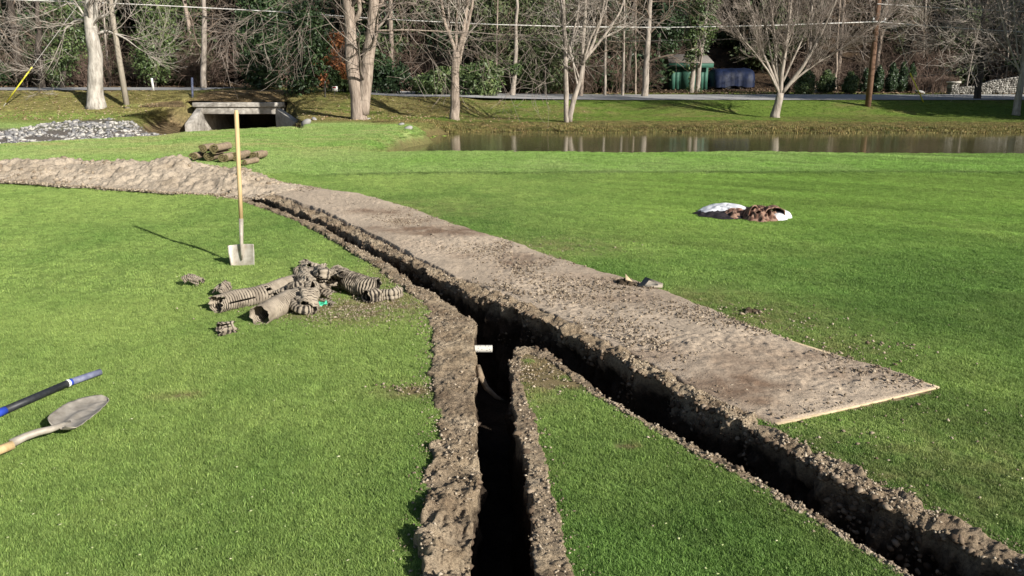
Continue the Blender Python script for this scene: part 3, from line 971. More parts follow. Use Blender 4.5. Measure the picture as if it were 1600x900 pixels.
# embankment above the culvert (the channel is carved below it)
ex, ey = np.meshgrid(np.linspace(-15.1, -9.8, 60), np.linspace(37.5, 47.0, 90))
tz = np.interp(ey, [37.5, 38.6, 40.2, 45.6, 47.5], [0.40, 0.68, 0.80, 0.84, 0.86]) + 0.05 * fbm(ex * 1.5, ey * 1.5, 0, 4, 121) * (1 - sstep(39.5, 40.2, ey)) * 1.0
sinks = np.minimum(1, np.minimum(ex + 15.1, -9.8 - ex) / 0.3)
tz = tz + 0.03 - 0.25 * (1 - np.clip(sinks, 0, 1))
o = link('embankment', mesh('embankment', np.c_[ex.ravel(), ey.ravel(), tz.ravel()], gridfaces(90, 60), None, True,
                            col=far_col(ex.ravel(), np.minimum(ey, 39.5).ravel()) * 0.45 + np.array([0.30, 0.21, 0.11]) * 0.55), M['far'])
tag(o, kind='structure')

# ------------------------------------------------------------------ culvert bridge
cb = empty('culvert_bridge', (-12.4, 37.3, -0.9), 'low concrete culvert bridge with a dark opening under the road', 'bridge')


def bevel(o, w=0.02):
    m_ = o.modifiers.new('bevel', 'BEVEL'); m_.width = w; m_.segments = 2
    return o


x0, x1 = P(303, 165, 37.3)[0], P(443, 165, 37.3)[0]
zt, zm, zb = P(370, 160, 37.3)[2], P(370, 167, 37.3)[2], P(370, 178, 37.3)[2]
bevel(Acc().box(((x0 + x1) / 2, 37.35, (zt + zm) / 2), (x1 - x0, 0.5, zt - zm)).obj('curb_beam', M['concrete'], cb))
bevel(Acc().box(((x0 + x1) / 2, 37.45, (zm + zb) / 2 - 0.003), (x1 - x0 - 0.25, 0.5, zm - zb)).obj('deck_beam', M['concrete'], cb))
Acc().box(((x0 + x1) / 2, 41.6, (zm + zb) / 2 - 0.02), (x1 - x0 - 0.3, 8.0, 0.30)).obj('deck_slab', M['concrete'], cb)
xo0, xo1 = P(317, 190, 37.3)[0], P(434, 190, 37.3)[0]
for xa, xb in ((x0 + 0.02, xo0), (xo1, x1 - 0.1)):
    bevel(Acc().box(((xa + xb) / 2, 41.3, (zb - 1.4) / 2 - 0.01), (abs(xb - xa), 7.8, zb + 1.4)).obj('abutment', M['concrete'], cb))
# wing walls
for sgn, xw in ((-1, xo0 - 0.05), (1, xo1 + 0.05)):
    ex_, ey_ = (xw + sgn * (1.5 if sgn > 0 else -0.1), 35.4)
    th = 0.14
    zt0, zt1 = (zm - 0.05, -0.45) if sgn > 0 else (zm, -0.45)
    Vw = []
    for (x_, y_, z_) in ((xw, 37.3, zt0), (ex_, ey_, zt1)):
        Vw += [[x_ - th, y_, -1.2], [x_ + th, y_, -1.2], [x_ + th, y_, z_], [x_ - th, y_, z_]]
    bevel(Acc().add(Vw, [[0, 1, 2, 3], [7, 6, 5, 4], [0, 4, 5, 1], [1, 5, 6, 2], [2, 6, 7, 3], [3, 7, 4, 0]]).obj('wing_wall', M['concrete'], cb), 0.01)

# ------------------------------------------------------------------ clods, crumbs and stones
ICO_V, ICO_F = None, None


def ico():
    t = (1 + 5 ** 0.5) / 2
    v = np.array([[-1, t, 0], [1, t, 0], [-1, -t, 0], [1, -t, 0], [0, -1, t], [0, 1, t], [0, -1, -t], [0, 1, -t], [t, 0, -1], [t, 0, 1], [-t, 0, -1], [-t, 0, 1]], float)
    v /= np.linalg.norm(v[0])
    f = [[0, 11, 5], [0, 5, 1], [0, 1, 7], [0, 7, 10], [0, 10, 11], [1, 5, 9], [5, 11, 4], [11, 10, 2], [10, 7, 6], [7, 1, 8], [3, 9, 4], [3, 4, 2], [3, 2, 6], [3, 6, 8], [3, 8, 9],
         [4, 9, 5], [2, 4, 11], [6, 2, 10], [8, 6, 7], [9, 8, 1]]
    return v, np.array(f)


ICO_V, ICO_F = ico()
OCT_V = np.array([[1, 0, 0], [-1, 0, 0], [0, 1, 0], [0, -1, 0], [0, 0, 1], [0, 0, -1.]])
OCT_F = np.array([[0, 2, 4], [2, 1, 4], [1, 3, 4], [3, 0, 4], [2, 0, 5], [1, 2, 5], [3, 1, 5], [0, 3, 5]])


def lumps(name, pts, size, mat, kind='stuff', big=False, flat=0.7, var=None, label=None):
    n_ = len(pts)
    BV, BF = (ICO_V, ICO_F) if big else (OCT_V, OCT_F)
    k_ = len(BV)
    V_ = BV[None] * (1 + RNG.uniform(-0.35, 0.35, (n_, k_, 1)))
    V_ = V_ * RNG.uniform(0.6, 1.3, (n_, 1, 3)) * np.array([1, 1, flat])
    th_ = RNG.uniform(0, 6.28, n_)
    cs, sn = np.cos(th_), np.sin(th_)
    x_ = V_[..., 0] * cs[:, None] - V_[..., 1] * sn[:, None]
    y_ = V_[..., 0] * sn[:, None] + V_[..., 1] * cs[:, None]
    tl = RNG.uniform(-0.6, 0.6, n_)
    z_ = V_[..., 2] + x_ * tl[:, None] * 0.5
    V_ = np.stack([x_, y_, z_], -1) * np.asarray(size)[:, None, None] + np.asarray(pts)[:, None, :]
    F_ = BF[None] + (np.arange(n_) * k_)[:, None, None]
    w_ = RNG.uniform(0, 1, n_) if var is None else var
    me_ = mesh(name, V_.reshape(-1, 3), None, F_.reshape(-1, 3), False, np.repeat(w_, k_))
    o_ = link(name, me_, mat)
    return tag(o_, label, None, None, kind)


def sizes(n_, lo, hi, p=3.0):
    return lo + (hi - lo) * RNG.uniform(0, 1, n_) ** p


# crumbs on the path
N = 62000
us = RNG.uniform(0.02, 0.98, N); ii = RNG.uniform(0, 1, N) ** 1.5 * pL[-1]
a0 = np.stack([np.interp(ii, pL, PN[:, k]) for k in (0, 1)], 1)
a1 = np.stack([np.interp(ii, pL, PF[:, k]) for k in (0, 1)], 1)
pt = a0 * (1 - us[:, None]) + a1 * us[:, None]
den = fbm(pt[:, 0] * 1.3, pt[:, 1] * 1.3, 0, 4, 63) + 0.55 * np.exp(-ii / 1.3) - 0.22 + 0.40 * np.exp(-((ii - 3.9) / 0.7) ** 2) + RNG.normal(0, 0.35, N)
keep = den > 0.36
pt = pt[keep]; n_ = len(pt)
print('path crumbs', n_)
sz = sizes(n_, 0.0025, 0.014, 4)
lumps('soil_crumbs', np.c_[pt, 0.031 + sz * 0.3], sz, M['clod'], big=False, var=RNG.uniform(0, 1, n_) ** 1.6 * .9)
# crumbs on and around the trench lips, sitting on the swept soil itself
pts_, szs_ = [], []
for S_, ln_, n0 in ((SW1, 26, 5200), (SW2, 12, 2300), (SW3, 14, 8500)):
    r_ = RNG.integers(1, ln_ + 1, n0); c_ = RNG.integers(0, S_.shape[1], n0)
    q = S_[r_, c_] + np.c_[RNG.normal(0, .006, (n0, 2)), np.zeros(n0)]
    s_ = sizes(n0, 0.002, 0.012, 4)
    kp = fbm(q[:, 0] * 5, q[:, 1] * 5, 0, 3, 139) > -0.15
    pts_.append((q + np.c_[np.zeros((n0, 2)), s_ * .3])[kp]); szs_.append(s_[kp])
    # strays thrown onto the grass
    n1_ = n0 // 6
    c_ = RNG.integers(0, S_.shape[1], n1_)
    dirn = S_[0, c_, :2] - S_[ln_, c_, :2]; dirn /= np.linalg.norm(dirn, axis=1)[:, None] + 1e-9
    q = S_[0, c_, :2] + dirn * np.abs(RNG.normal(0, .04, n1_))[:, None]
    s_ = sizes(n1_, 0.002, 0.009, 3)
    pts_.append(np.c_[q, .008 + s_ * .3]); szs_.append(s_)
lumps('soil_crumbs', np.concatenate(pts_), np.concatenate(szs_), M['clod'], big=False)
# clods set in the trench walls
pts_, szs_ = [], []
for S_, ln_, n0, deep in ((SW3, 14, 5200, 16), (SW2, 12, 500, 6), (SW1, 26, 300, 4)):
    r_ = ln_ + (RNG.uniform(0, 1, n0) ** 1.5 * deep).astype(int); c_ = RNG.integers(0, S_.shape[1], n0)
    q = S_[r_, c_]
    kp = fbm(q[:, 0] * 4, q[:, 1] * 4, q[:, 2] * 4, 3, 140) > -0.05
    pts_.append(q[kp]); szs_.append(sizes(n0, 0.004, 0.020, 3)[kp])
M['clod_damp'] = mat_var('clod_damp', (0.06, 0.042, 0.03), (0.13, 0.095, 0.065), (0.28, 0.22, 0.16), 0.95, 0.1)
lumps('wall_clods', np.concatenate(pts_), np.concatenate(szs_), M['clod_damp'], big=True, flat=0.9)
# gravelly patches along the lower lip of the right-hand trench
n0 = 3000
c_ = RNG.integers(int(SW2.shape[1] * .5), SW2.shape[1], n0); r_ = RNG.integers(2, 12, n0)
q = SW2[r_, c_]; s_ = sizes(n0, 0.003, 0.010, 2)
kp = fbm(q[:, 0] * 3, q[:, 1] * 3, 0, 3, 141) > 0.1
lumps('gravel', (q + np.c_[np.zeros((n0, 2)), s_ * .3])[kp], s_[kp], M['clod'], big=False, var=RNG.uniform(0.1, 0.85, n0)[kp])
# debris on the lawn by the path and the pipes
pts_, szs_ = [], []
for (px, py, rx_, ry_, n0, mx_) in [(1130, 485, .4, .15, 160, .012), (1210, 512, .4, .16, 260, .012), (1300, 552, .3, .12, 200, .014), (1180, 490, .06, .04, 25, .03), (1410, 542, .10, .04, 26, .022),
                                    (970, 446, .10, .05, 60, .035), (860, 385, .6, .3, 250, .012), (565, 482, .38, .22, 2200, .009), (625, 440, .2, .4, 700, .009), (520, 490, .3, .12, 500, .008), (655, 608, .12, .05, 160, .012),
                                    (1500, 700, .6, .6, 120, .007), (1290, 690, .2, .2, 90, .012), (690, 510, .1, .2, 160, .012), (840, 585, .12, .15, 260, .012), (1590, 750, .3, .4, 50, .02), (1395, 660, .3, .2, 60, .012)]:
    c_ = G(px, py)[:2]
    q = c_ + RNG.normal(0, 1, (n0, 2)) * np.array([rx_, ry_])
    s_ = sizes(n0, 0.003, mx_, 3)
    ok = ~in_soil(q[:, 0], q[:, 1])
    pts_.append(np.c_[q, 0.006 + s_ * 0.5][ok]); szs_.append(s_[ok])
lumps('dirt_debris', np.concatenate(pts_), np.concatenate(szs_), M['clod'], big=False)
# crumbs on the mound face
XYm, Zm = MB
n0 = 4000
r_ = RNG.integers(1, XYm.shape[0] - 1, n0); c_ = RNG.integers(1, XYm.shape[1] - 1, n0)
s_ = sizes(n0, 0.008, 0.05, 3.5)
kp = fbm(XYm[r_, c_, 0] * 1.3, XYm[r_, c_, 1] * 1.3, 0, 3, 150) > 0.0
lumps('mound_clods', np.c_[XYm[r_, c_], Zm[r_, c_]][kp], s_[kp], M['clod'], big=True, var=RNG.uniform(0.2, 0.8, n0)[kp])
n0 = 2500
c_ = RNG.integers(0, XYm.shape[1], n0); q = XYm[0, c_] + np.c_[RNG.normal(0, .05, n0), -np.abs(RNG.normal(0, .07, n0)) + .03]
s_ = sizes(n0, .004, .028, 3)
lumps('mound_clods', np.c_[q, .008 + s_ * .4], s_, M['clod'], big=False)
# riprap along the stream
n0 = 24000
Yc = RNG.uniform(20.0, 33, n0); s_ = RNG.uniform(-1.0, -0.36, n0)
Xc = s_ * Yc
lo, hi = rip_range(s_, Xc)
kp = (Yc > lo) & (Yc < hi) & (fbm(Xc * 0.9, Yc * 1.6, 0, 3, 161) > -0.1)
Xc, Yc = Xc[kp], Yc[kp]
sz = sizes(len(Xc), 0.02, 0.095, 2.4)
print('riprap', len(Xc))
lumps('riprap_stones', np.c_[Xc, Yc, terrain(Xc, Yc) + sz * 0.25], sz, M['stone'], big=True, flat=0.65)
M['clod_dark'] = mat_soil('clod_dark', (0.10, 0.075, 0.05), (0.05, 0.036, 0.026), (0.17, 0.13, 0.09), 2.0, 1.0)
for g_, s_, lb_ in CLODS:
    q = np.array([[RNG.normal(0, s_ * .8), RNG.normal(0, s_ * .5), s_ * .25] for _ in range(9)]); q[0] = [0, 0, s_ * .4]
    o_ = lumps('soil_clod', q, RNG.uniform(.45, 1.0, 9) * s_, M['clod_dark'], kind='thing', big=True, flat=.7)
    o_.location = (g_[0], g_[1], .02 if g_[0] < 1.3 else 0.0)
    tag(o_, lb_, 'soil clod')
# a few loose rocks by the culvert and the pond
for (px, py, s0, lb) in [(491, 188, 0.22, 'flat tan rock beside the right wing wall of the culvert'), (478, 194, 0.28, 'low tan slab rock at the foot of the culvert wing wall'),
                         (470, 184, 0.2, 'small pale rock above the culvert wing wall slabs'), (573, 187, 0.16, 'pale rock at the foot of the double trunk tree'), (627, 196, 0.2, 'pale flat rock on the bank at the left end of the pond'),
                         (638, 202, 0.17, 'brown rock at the waterline at the left end of the pond'), (1280, 145, 0.55, 'rounded tan boulder between the evergreen shrubs across the road'),
                         (1437, 146, 0.40, 'pale boulder beside the yellow guy wire guard'), (1041, 138, 0.40, 'pale rock at the left corner of the green shed'), (1141, 139, 0.35, 'grey rock in front of the blue tarp'), (1018, 139, 0.4, 'tan rock heap by the large trunk left of the shed')]:
    g_ = GT(px, py)
    o_ = lumps('rock', np.array([[0, 0, 0.0]]), np.array([s0]), M['stone'], kind='thing', big=True, flat=0.55, var=np.array([0.6]))
    o_.location = (g_[0], g_[1], g_[2] + s0 * 0.15)
    o_.modifiers.new('sub', 'SUBSURF').render_levels = 1
    tag(o_, lb, 'rock')

# ------------------------------------------------------------------ grass blades
def grass_cloud(name, pts, cols, size, scale_rng, src):
    me_ = bpy.data.meshes.new(name)
    me_.vertices.add(len(pts))
    me_.vertices.foreach_set('co', np.asarray(pts, np.float32).ravel())
    a_ = me_.attributes.new('col', 'FLOAT_COLOR', 'POINT')
    c4 = np.ones((len(pts), 4), np.float32); c4[:, :3] = cols
    a_.data.foreach_set('color', c4.ravel())
    a_ = me_.attributes.new('sz', 'FLOAT', 'POINT')
    a_.data.foreach_set('value', np.asarray(size, np.float32))
    o_ = link(name, me_)
    ng = bpy.data.node_groups.new(name + '_nodes', 'GeometryNodeTree')
    ng.interface.new_socket('Geometry', in_out='INPUT', socket_type='NodeSocketGeometry')
    ng.interface.new_socket('Geometry', in_out='OUTPUT', socket_type='NodeSocketGeometry')
    N_ = ng.nodes.new
    gi, go = N_('NodeGroupInput'), N_('NodeGroupOutput')
    io = N_('GeometryNodeInstanceOnPoints')
    oi = N_('GeometryNodeObjectInfo'); oi.inputs['Object'].default_value = src
    oi.inputs['As Instance'].default_value = True
    rv = N_('FunctionNodeRandomValue'); rv.data_type = 'FLOAT_VECTOR'
    rv.inputs[0].default_value = (-0.12, -0.12, 0); rv.inputs[1].default_value = (0.12, 0.12, 6.283)
    na = N_('GeometryNodeInputNamedAttribute'); na.data_type = 'FLOAT'; na.inputs['Name'].default_value = 'sz'
    L_ = ng.links.new
    L_(gi.outputs[0], io.inputs['Points'])
    L_(oi.outputs['Geometry'], io.inputs['Instance'])
    L_(rv.outputs[0], io.inputs['Rotation'])
    L_(na.outputs[0], io.inputs['Scale'])
    L_(io.outputs[0], go.inputs[0])
    o_.modifiers.new('grass', 'NODES').node_group = ng
    return tag(o_, None, None, None, 'stuff')


def tuft(name, rad, nb, hgt, wd):
    V_, T_, w_ = [], [], []
    for i in range(nb):
        r_ = rad * math.sqrt(random.random()); th = random.uniform(0, 6.283)
        x_, y_ = r_ * math.cos(th), r_ * math.sin(th)
        h_ = hgt * random.uniform(0.5, 1.2)
        la = random.uniform(0, 6.283); ll = h_ * random.uniform(0.2, 1.1)
        wa = random.uniform(0, 6.283); wx_, wy_ = math.cos(wa) * wd / 2, math.sin(wa) * wd / 2
        k_ = len(V_)
        V_ += [[x_ - wx_, y_ - wy_, -0.003], [x_ + wx_, y_ + wy_, -0.003],
               [x_ + math.cos(la) * ll * .35 - wx_ * .8, y_ + math.sin(la) * ll * .35 - wy_ * .8, h_ * .65],
               [x_ + math.cos(la) * ll * .35 + wx_ * .8, y_ + math.sin(la) * ll * .35 + wy_ * .8, h_ * .65],
               [x_ + math.cos(la) * ll, y_ + math.sin(la) * ll, h_]]
        T_ += [[k_, k_ + 1, k_ + 3], [k_, k_ + 3, k_ + 2], [k_ + 2, k_ + 3, k_ + 4]]
        w_ += [random.random() ** 1.3] * 5
    me_ = mesh(name, np.array(V_), None, np.array(T_), False, w_)
    me_.materials.append(M['blade'])
    o_ = bpy.data.objects.new(name, me_)
    return o_


def grass_pts(y0, y1, sp, jit=0.5):
    P_ = []
    y_ = y0
    while y_ < y1:
        half = 0.80 * y_ + 0.7
        xs_ = np.arange(-half, half, sp)
        P_.append(np.c_[xs_ + RNG.uniform(-jit, jit, len(xs_)) * sp, y_ + RNG.uniform(-jit, jit, len(xs_)) * sp])
        y_ += sp
    P_ = np.concatenate(P_)
    bad = in_soil(P_[:, 0], P_[:, 1]) | on_path(P_[:, 0], P_[:, 1]) | on_path(P_[:, 0] + .05, P_[:, 1] + .05) & (P_[:, 1] > 3.9) | inpoly(P_[:, 0], P_[:, 1], mound_poly)
    P_ = P_[~bad]
    col_, dry_ = lawn_col(P_[:, 0], P_[:, 1])
    kp_ = RNG.uniform(0, 1, len(P_)) > dry_ * 0.9
    P_, col_, dry_ = P_[kp_], col_[kp_], dry_[kp_]
    z_ = terrain(P_[:, 0], P_[:, 1])
    col_ = col_ * RNG.uniform(0.8, 1.2, (len(P_), 1))
    return np.c_[P_, z_], col_


t1 = tuft('grass_tuft', 0.030, 90, 0.012, 0.0019)
t2 = tuft('grass_tuft_far', 0.06, 110, 0.012, 0.0038)
p_, c_ = grass_pts(1.8, 6.2, 0.033)
print('tufts', len(p_))
grass_cloud('grass', p_, c_, RNG.uniform(0.75, 1.2, len(p_)), None, t1)
p_, c_ = grass_pts(6.2, 13.9, 0.075)
print('tufts', len(p_))
grass_cloud('grass', p_, c_, RNG.uniform(0.7, 1.1, len(p_)), None, t2)
p_, c_ = grass_pts(13.9, 19.5, 0.12)
grass_cloud('grass', p_, c_, RNG.uniform(1.0, 1.7, len(p_)), None, t2)
Xc = RNG.uniform(-28, -1.5, 30000); Yc = RNG.uniform(19.5, 33, 30000)
ok = (terrain(Xc, Yc) > -0.22) & (RIP(Xc / Yc, Yc, Xc) < .3) & (Xc / Yc > -.8)
Xc, Yc = Xc[ok], Yc[ok]
grass_cloud('grass', np.c_[Xc, Yc, terrain(Xc, Yc)], far_col(Xc, Yc) * RNG.uniform(.75, 1.2, (len(Xc), 1)), RNG.uniform(1.3, 2.4, len(Xc)), None, t2)
# bright algae at the left end of the pond
a_ = []
for k in range(700):
    q = G(640 + RNG.normal(0, 14) + 8, 211 + RNG.normal(0, 1.8), WZ)
    a_.append([q[0], q[1], WZ + .006])
M['algae'] = mat_var('algae', (0.13, 0.24, 0.03), (0.26, 0.40, 0.06), (0.38, 0.50, 0.12), 0.8, 0.2)
lumps('algae', np.array(a_), sizes(700, .03, .14, 1.5), M['algae'], flat=.08)
# dead grass along the far bank and the lips
n0 = 9000
Xc = RNG.uniform(-5, 26, n0); Yc = 30.25 + RNG.uniform(0, 1, n0) ** 1.8 * 2.4
p_ = np.c_[Xc, Yc, terrain(Xc, Yc)]
c_ = np.array([0.22, 0.165, 0.075]) * RNG.uniform(0.4, 1.3, (n0, 1)) + np.array([0.0, 0.05, 0]) * RNG.uniform(0, 1, (n0, 1))
grass_cloud('grass_bank', p_, c_, RNG.uniform(1.2, 4.0, n0) * np.clip(1.5 - (Yc - 30.7) * .6, .6, 1.5), None, t2)
# embankment weeds and leaves
n0 = 16000
s_ = RNG.uniform(-0.75, 0.75, n0); Yc = RNG.uniform(32, 40.1, n0); Xc = s_ * Yc
ok = ~((s_ > -0.402) & (s_ < -0.272) & (Yc < 37.7)) & ~((s_ > -0.43) & (s_ < -0.26) & (Yc < 31))
Xc, Yc = Xc[ok], Yc[ok]
zc = terrain(Xc, Yc)
cv = (Xc > -15.2) & (Xc < -10.1)
zc[cv] = np.interp(Yc[cv], [37.5, 38.6, 40.2], [0.43, 0.70, 0.82])
cc = far_col(Xc, Yc) * RNG.uniform(0.7, 1.7, (len(Xc), 1))
grass_cloud('grass_bank', np.c_[Xc, Yc, zc], cc, RNG.uniform(0.8, 1.7, len(Xc)) * np.where(Xc / Yc < -.08, np.where((Xc / Yc > -.47) & (Xc / Yc < -.24), 2.4, 1.6), 1.0), None, t2)
n0 = 3200
s_ = RNG.uniform(-0.75, 0.12, n0); Yc = RNG.uniform(31, 40.1, n0); Xc = s_ * Yc
ok = ~((s_ > -0.43) & (s_ < -0.26) & (Yc < 38.2)) & (RNG.uniform(0, 1, n0) < sstep(0.15, -0.15, s_))
Xc, Yc = Xc[ok], Yc[ok]
zc = terrain(Xc, Yc); cv = (Xc > -15.2) & (Xc < -9.8)
zc[cv] = np.interp(Yc[cv], [37.5, 38.6, 40.2], [0.43, 0.70, 0.82])
lumps('fallen_leaves', np.c_[Xc, Yc, zc + .04], sizes(len(Xc), .025, .06, 1.5), mat_var('dead_leaf', (0.12, 0.07, 0.035), (0.30, 0.20, 0.11), (0.52, 0.42, 0.28), .9, .1), flat=.35)
# pale clippings on the green
n0 = 1500
Yc = 2.2 + 10 * RNG.uniform(0, 1, n0) ** 1.3; Xc = RNG.uniform(-0.75, 0.75, n0) * Yc
kp = (fbm(Xc * 1.1, Yc * 1.1, 0, 3, 170) > -0.05) & ~in_soil(Xc, Yc) & ~on_path(Xc, Yc)
Xc, Yc = Xc[kp], Yc[kp]
M['chip'] = mat_var('clipping', (0.26, 0.33, 0.12), (0.38, 0.42, 0.20), (0.55, 0.54, 0.34), 0.8, 0.1)
lumps('clippings', np.c_[Xc, Yc, np.full(len(Xc), 0.017)], sizes(len(Xc), 0.003, 0.009, 2.5), M['chip'], flat=0.3)

# ================================================================== TREES
def unit(v):
    v = np.asarray(v, float)
    return v / (np.linalg.norm(v) + 1e-9)


def grow(a, p, d, ln, r, lev, maxlev, rnd, kids=4, ang=(25, 55), up=0.12, wob=0.16, shrink=0.62, sides=(8, 5, 4, 3, 3), rmin=0.006, kmin=0.25):
    n_ = max(3, int(5 - lev * 0.6))
    pts = [np.array(p, float)]
    d = unit(d)
    for i in range(n_):
        d = unit(d + np.array([rnd.gauss(0, wob), rnd.gauss(0, wob), rnd.gauss(0, wob) + up]))
        pts.append(pts[-1] + d * ln / n_)
    rad = np.linspace(r, max(rmin, r * (0.45 if lev < maxlev else 0.3)), n_ + 1)
    a.tube(pts, rad, sides[min(lev, len(sides) - 1)])
    if lev >= maxlev:
        return
    k_ = kids if isinstance(kids, int) else kids[min(lev, len(kids) - 1)]
    for i in range(k_):
        t = kmin + (1 - kmin) * (i + rnd.random()) / k_
        f = t * n_
        j = min(n_ - 1, int(f))
        q = pts[j] + (pts[j + 1] - pts[j]) * (f - j)
        dd = unit(pts[j + 1] - pts[j])
        ref = unit(np.cross(dd, [rnd.gauss(0, 1), rnd.gauss(0, 1), rnd.gauss(0, 1)]))
        an = R(rnd.uniform(*ang))
        nd = dd * math.cos(an) + ref * math.sin(an)
        rr = max(rmin, (r + (rad[-1] - r) * t) * rnd.uniform(0.45, 0.68))
        grow(a, q, nd, ln * shrink * rnd.uniform(0.7, 1.2), rr, lev + 1, maxlev, rnd, kids, ang, up, wob, shrink, sides, rmin, 0.15)


def leafcloud(blobs, n_, size, seed, droop=0.0, shell=0.55, holes=0.0):
    """many leaf-sized quads spread through the volume of several ellipsoids"""
    rg = np.random.default_rng(seed)
    blobs = np.asarray(blobs, float)
    vol = blobs[:, 3] * blobs[:, 4] * blobs[:, 5]
    pk = rg.choice(len(blobs), n_, p=vol ** 0.75 / (vol ** 0.75).sum())
    dr = rg.normal(0, 1, (n_, 3)); dr /= np.linalg.norm(dr, axis=1)[:, None]
    rr = (shell + (1 - shell) * rg.uniform(0, 1, n_)) * (1 + 0.22 * vnoise(dr[:, 0] * 2.5 + pk, dr[:, 1] * 2.5, dr[:, 2] * 2.5, seed))
    c_ = blobs[pk, :3] + dr * rr[:, None] * blobs[pk, 3:6]
    nz_ = fbm(c_[:, 0] * 1.8, c_[:, 1] * 1.8, c_[:, 2] * 1.8, 3, seed + 5)
    kp = nz_ > -0.75 + holes
    c_, nz_, dr = c_[kp], nz_[kp], dr[kp]
    n_ = len(c_)
    u_ = rg.normal(0, 1, (n_, 3)); u_[:, 2] -= droop
    u_ /= np.linalg.norm(u_, axis=1)[:, None]
    v_ = np.cross(u_, dr + rg.normal(0, 0.5, (n_, 3))); v_ /= np.linalg.norm(v_, axis=1)[:, None] + 1e-9
    s_ = size * rg.uniform(0.6, 1.4, n_)[:, None]
    V_ = np.stack([c_ - u_ * s_, c_ + v_ * s_ * 0.45, c_ + u_ * s_, c_ - v_ * s_ * 0.45], 1).reshape(-1, 3)
    Q_ = np.arange(n_ * 4).reshape(-1, 4)
    w_ = np.clip(0.45 + 0.35 * nz_ + rg.normal(0, 0.16, n_), 0, 1)
    return V_, Q_, np.repeat(w_, 4)


def tree(name, label, base, px_limbs, bark, twig, lev=3, kids=(7, 5, 4), L=2.2, seed=1, group=None, ang=(22, 50), up=0.15, sub_r=None, leafb=None, ext=True, starts=0.35,
         flare=1.25, cat='tree', wob=0.16, shrink=0.62):
    """px_limbs: list of (list of photo pixels, r0, r1[, grow?]) traced at the tree's own distance; the first is the trunk"""
    Y = base[1]
    rnd = random.Random(seed)
    t = empty(name, tuple(base), label, cat, group)
    trunk, crown = Acc(), Acc()
    for li, lb in enumerate(px_limbs):
        pts = [P(x_, y_, Y) for x_, y_ in lb[0]]
        dy = 0 if li == 0 else rnd.uniform(-0.6, 0.6)
        for i, q in enumerate(pts):
            q[1] += dy * i / len(pts)
        if li == 0:
            pts[0] = np.array([pts[0][0], Y, base[2] - 0.12])
        # resample with a slight wobble
        pa = np.array(pts)
        Ls = np.r_[0, np.cumsum(np.linalg.norm(np.diff(pa, axis=0), axis=1))]
        m_ = max(6, int(Ls[-1] / 0.22))
        tt = np.linspace(0, Ls[-1], m_)
        pp = np.stack([np.interp(tt, Ls, pa[:, k]) for k in range(3)], 1)
        amp = min(0.05, lb[1] * 0.35)
        pp[1:, 0] += amp * vnoise(tt[1:] * 1.3, li * 7.3 + seed, 0, seed)
        pp[1:, 1] += amp * vnoise(tt[1:] * 1.3, li * 7.3 + seed, 5, seed)
        ra = np.interp(tt, [0, Ls[-1]], [lb[1], lb[2]]) * (1 + 0.07 * vnoise(tt * 3, li + seed * 1.0, 0, 3))
        if li == 0:
            ra = ra * (1 + (flare - 1) * np.exp(-tt / 0.35))
        trunk.tube(pp, ra, 14 if lb[1] > 0.12 else 9, cap=True)
        if len(lb) > 3 and lb[3] == 0:
            continue
        kk = lb[3] if len(lb) > 3 else int(kids[0])
        for i in range(kk):
            f = starts + (1 - starts) * (i + rnd.random()) / kk if li == 0 else 0.15 + 0.85 * (i + rnd.random()) / kk
            j = min(m_ - 2, int(f * (m_ - 1)))
            dd = unit(pp[j + 1] - pp[j])
            ref = unit(np.cross(dd, [rnd.gauss(0, 1), rnd.gauss(0, 1), rnd.gauss(0, 1)]))
            an = R(rnd.uniform(*ang))
            rr = ra[j] * rnd.uniform(0.28, 0.5)
            rr = min(rr, sub_r or 0.06)
            grow(crown, pp[j], dd * math.cos(an) + ref * math.sin(an), L * rnd.uniform(0.6, 1.2), rr, 1, lev, rnd, kids, ang, up, wob, shrink, rmin=0.0055)
        if ext:
            dd = unit(pp[-1] - pp[-3])
            grow(crown, pp[-1], dd, L * 1.3, ra[-1] * 0.9, 0, lev, rnd, (6,) + tuple(kids[1:]), ang, up, wob, shrink, rmin=0.0055, kmin=0.1)
    trunk.obj('trunk', M[bark], t, True, base).parent = t
    for o_ in t.children:
        o_.matrix_parent_inverse = Matrix.Identity(4)
    if crown.n:
        o_ = crown.obj('crown', M[twig], None, False, base)
        o_.parent = t
    if leafb:
        mt, blobs, n_, sz_ = leafb
        V_, Q_, w_ = leafcloud([[*(P(b_[0], b_[1], Y) - base), b_[2], b_[2] * 0.8, b_[3]] for b_ in blobs], n_, sz_, seed)
        o_ = link('foliage', mesh('foliage', V_, Q_, None, False, w_), M[mt]); o_.parent = t
    return t


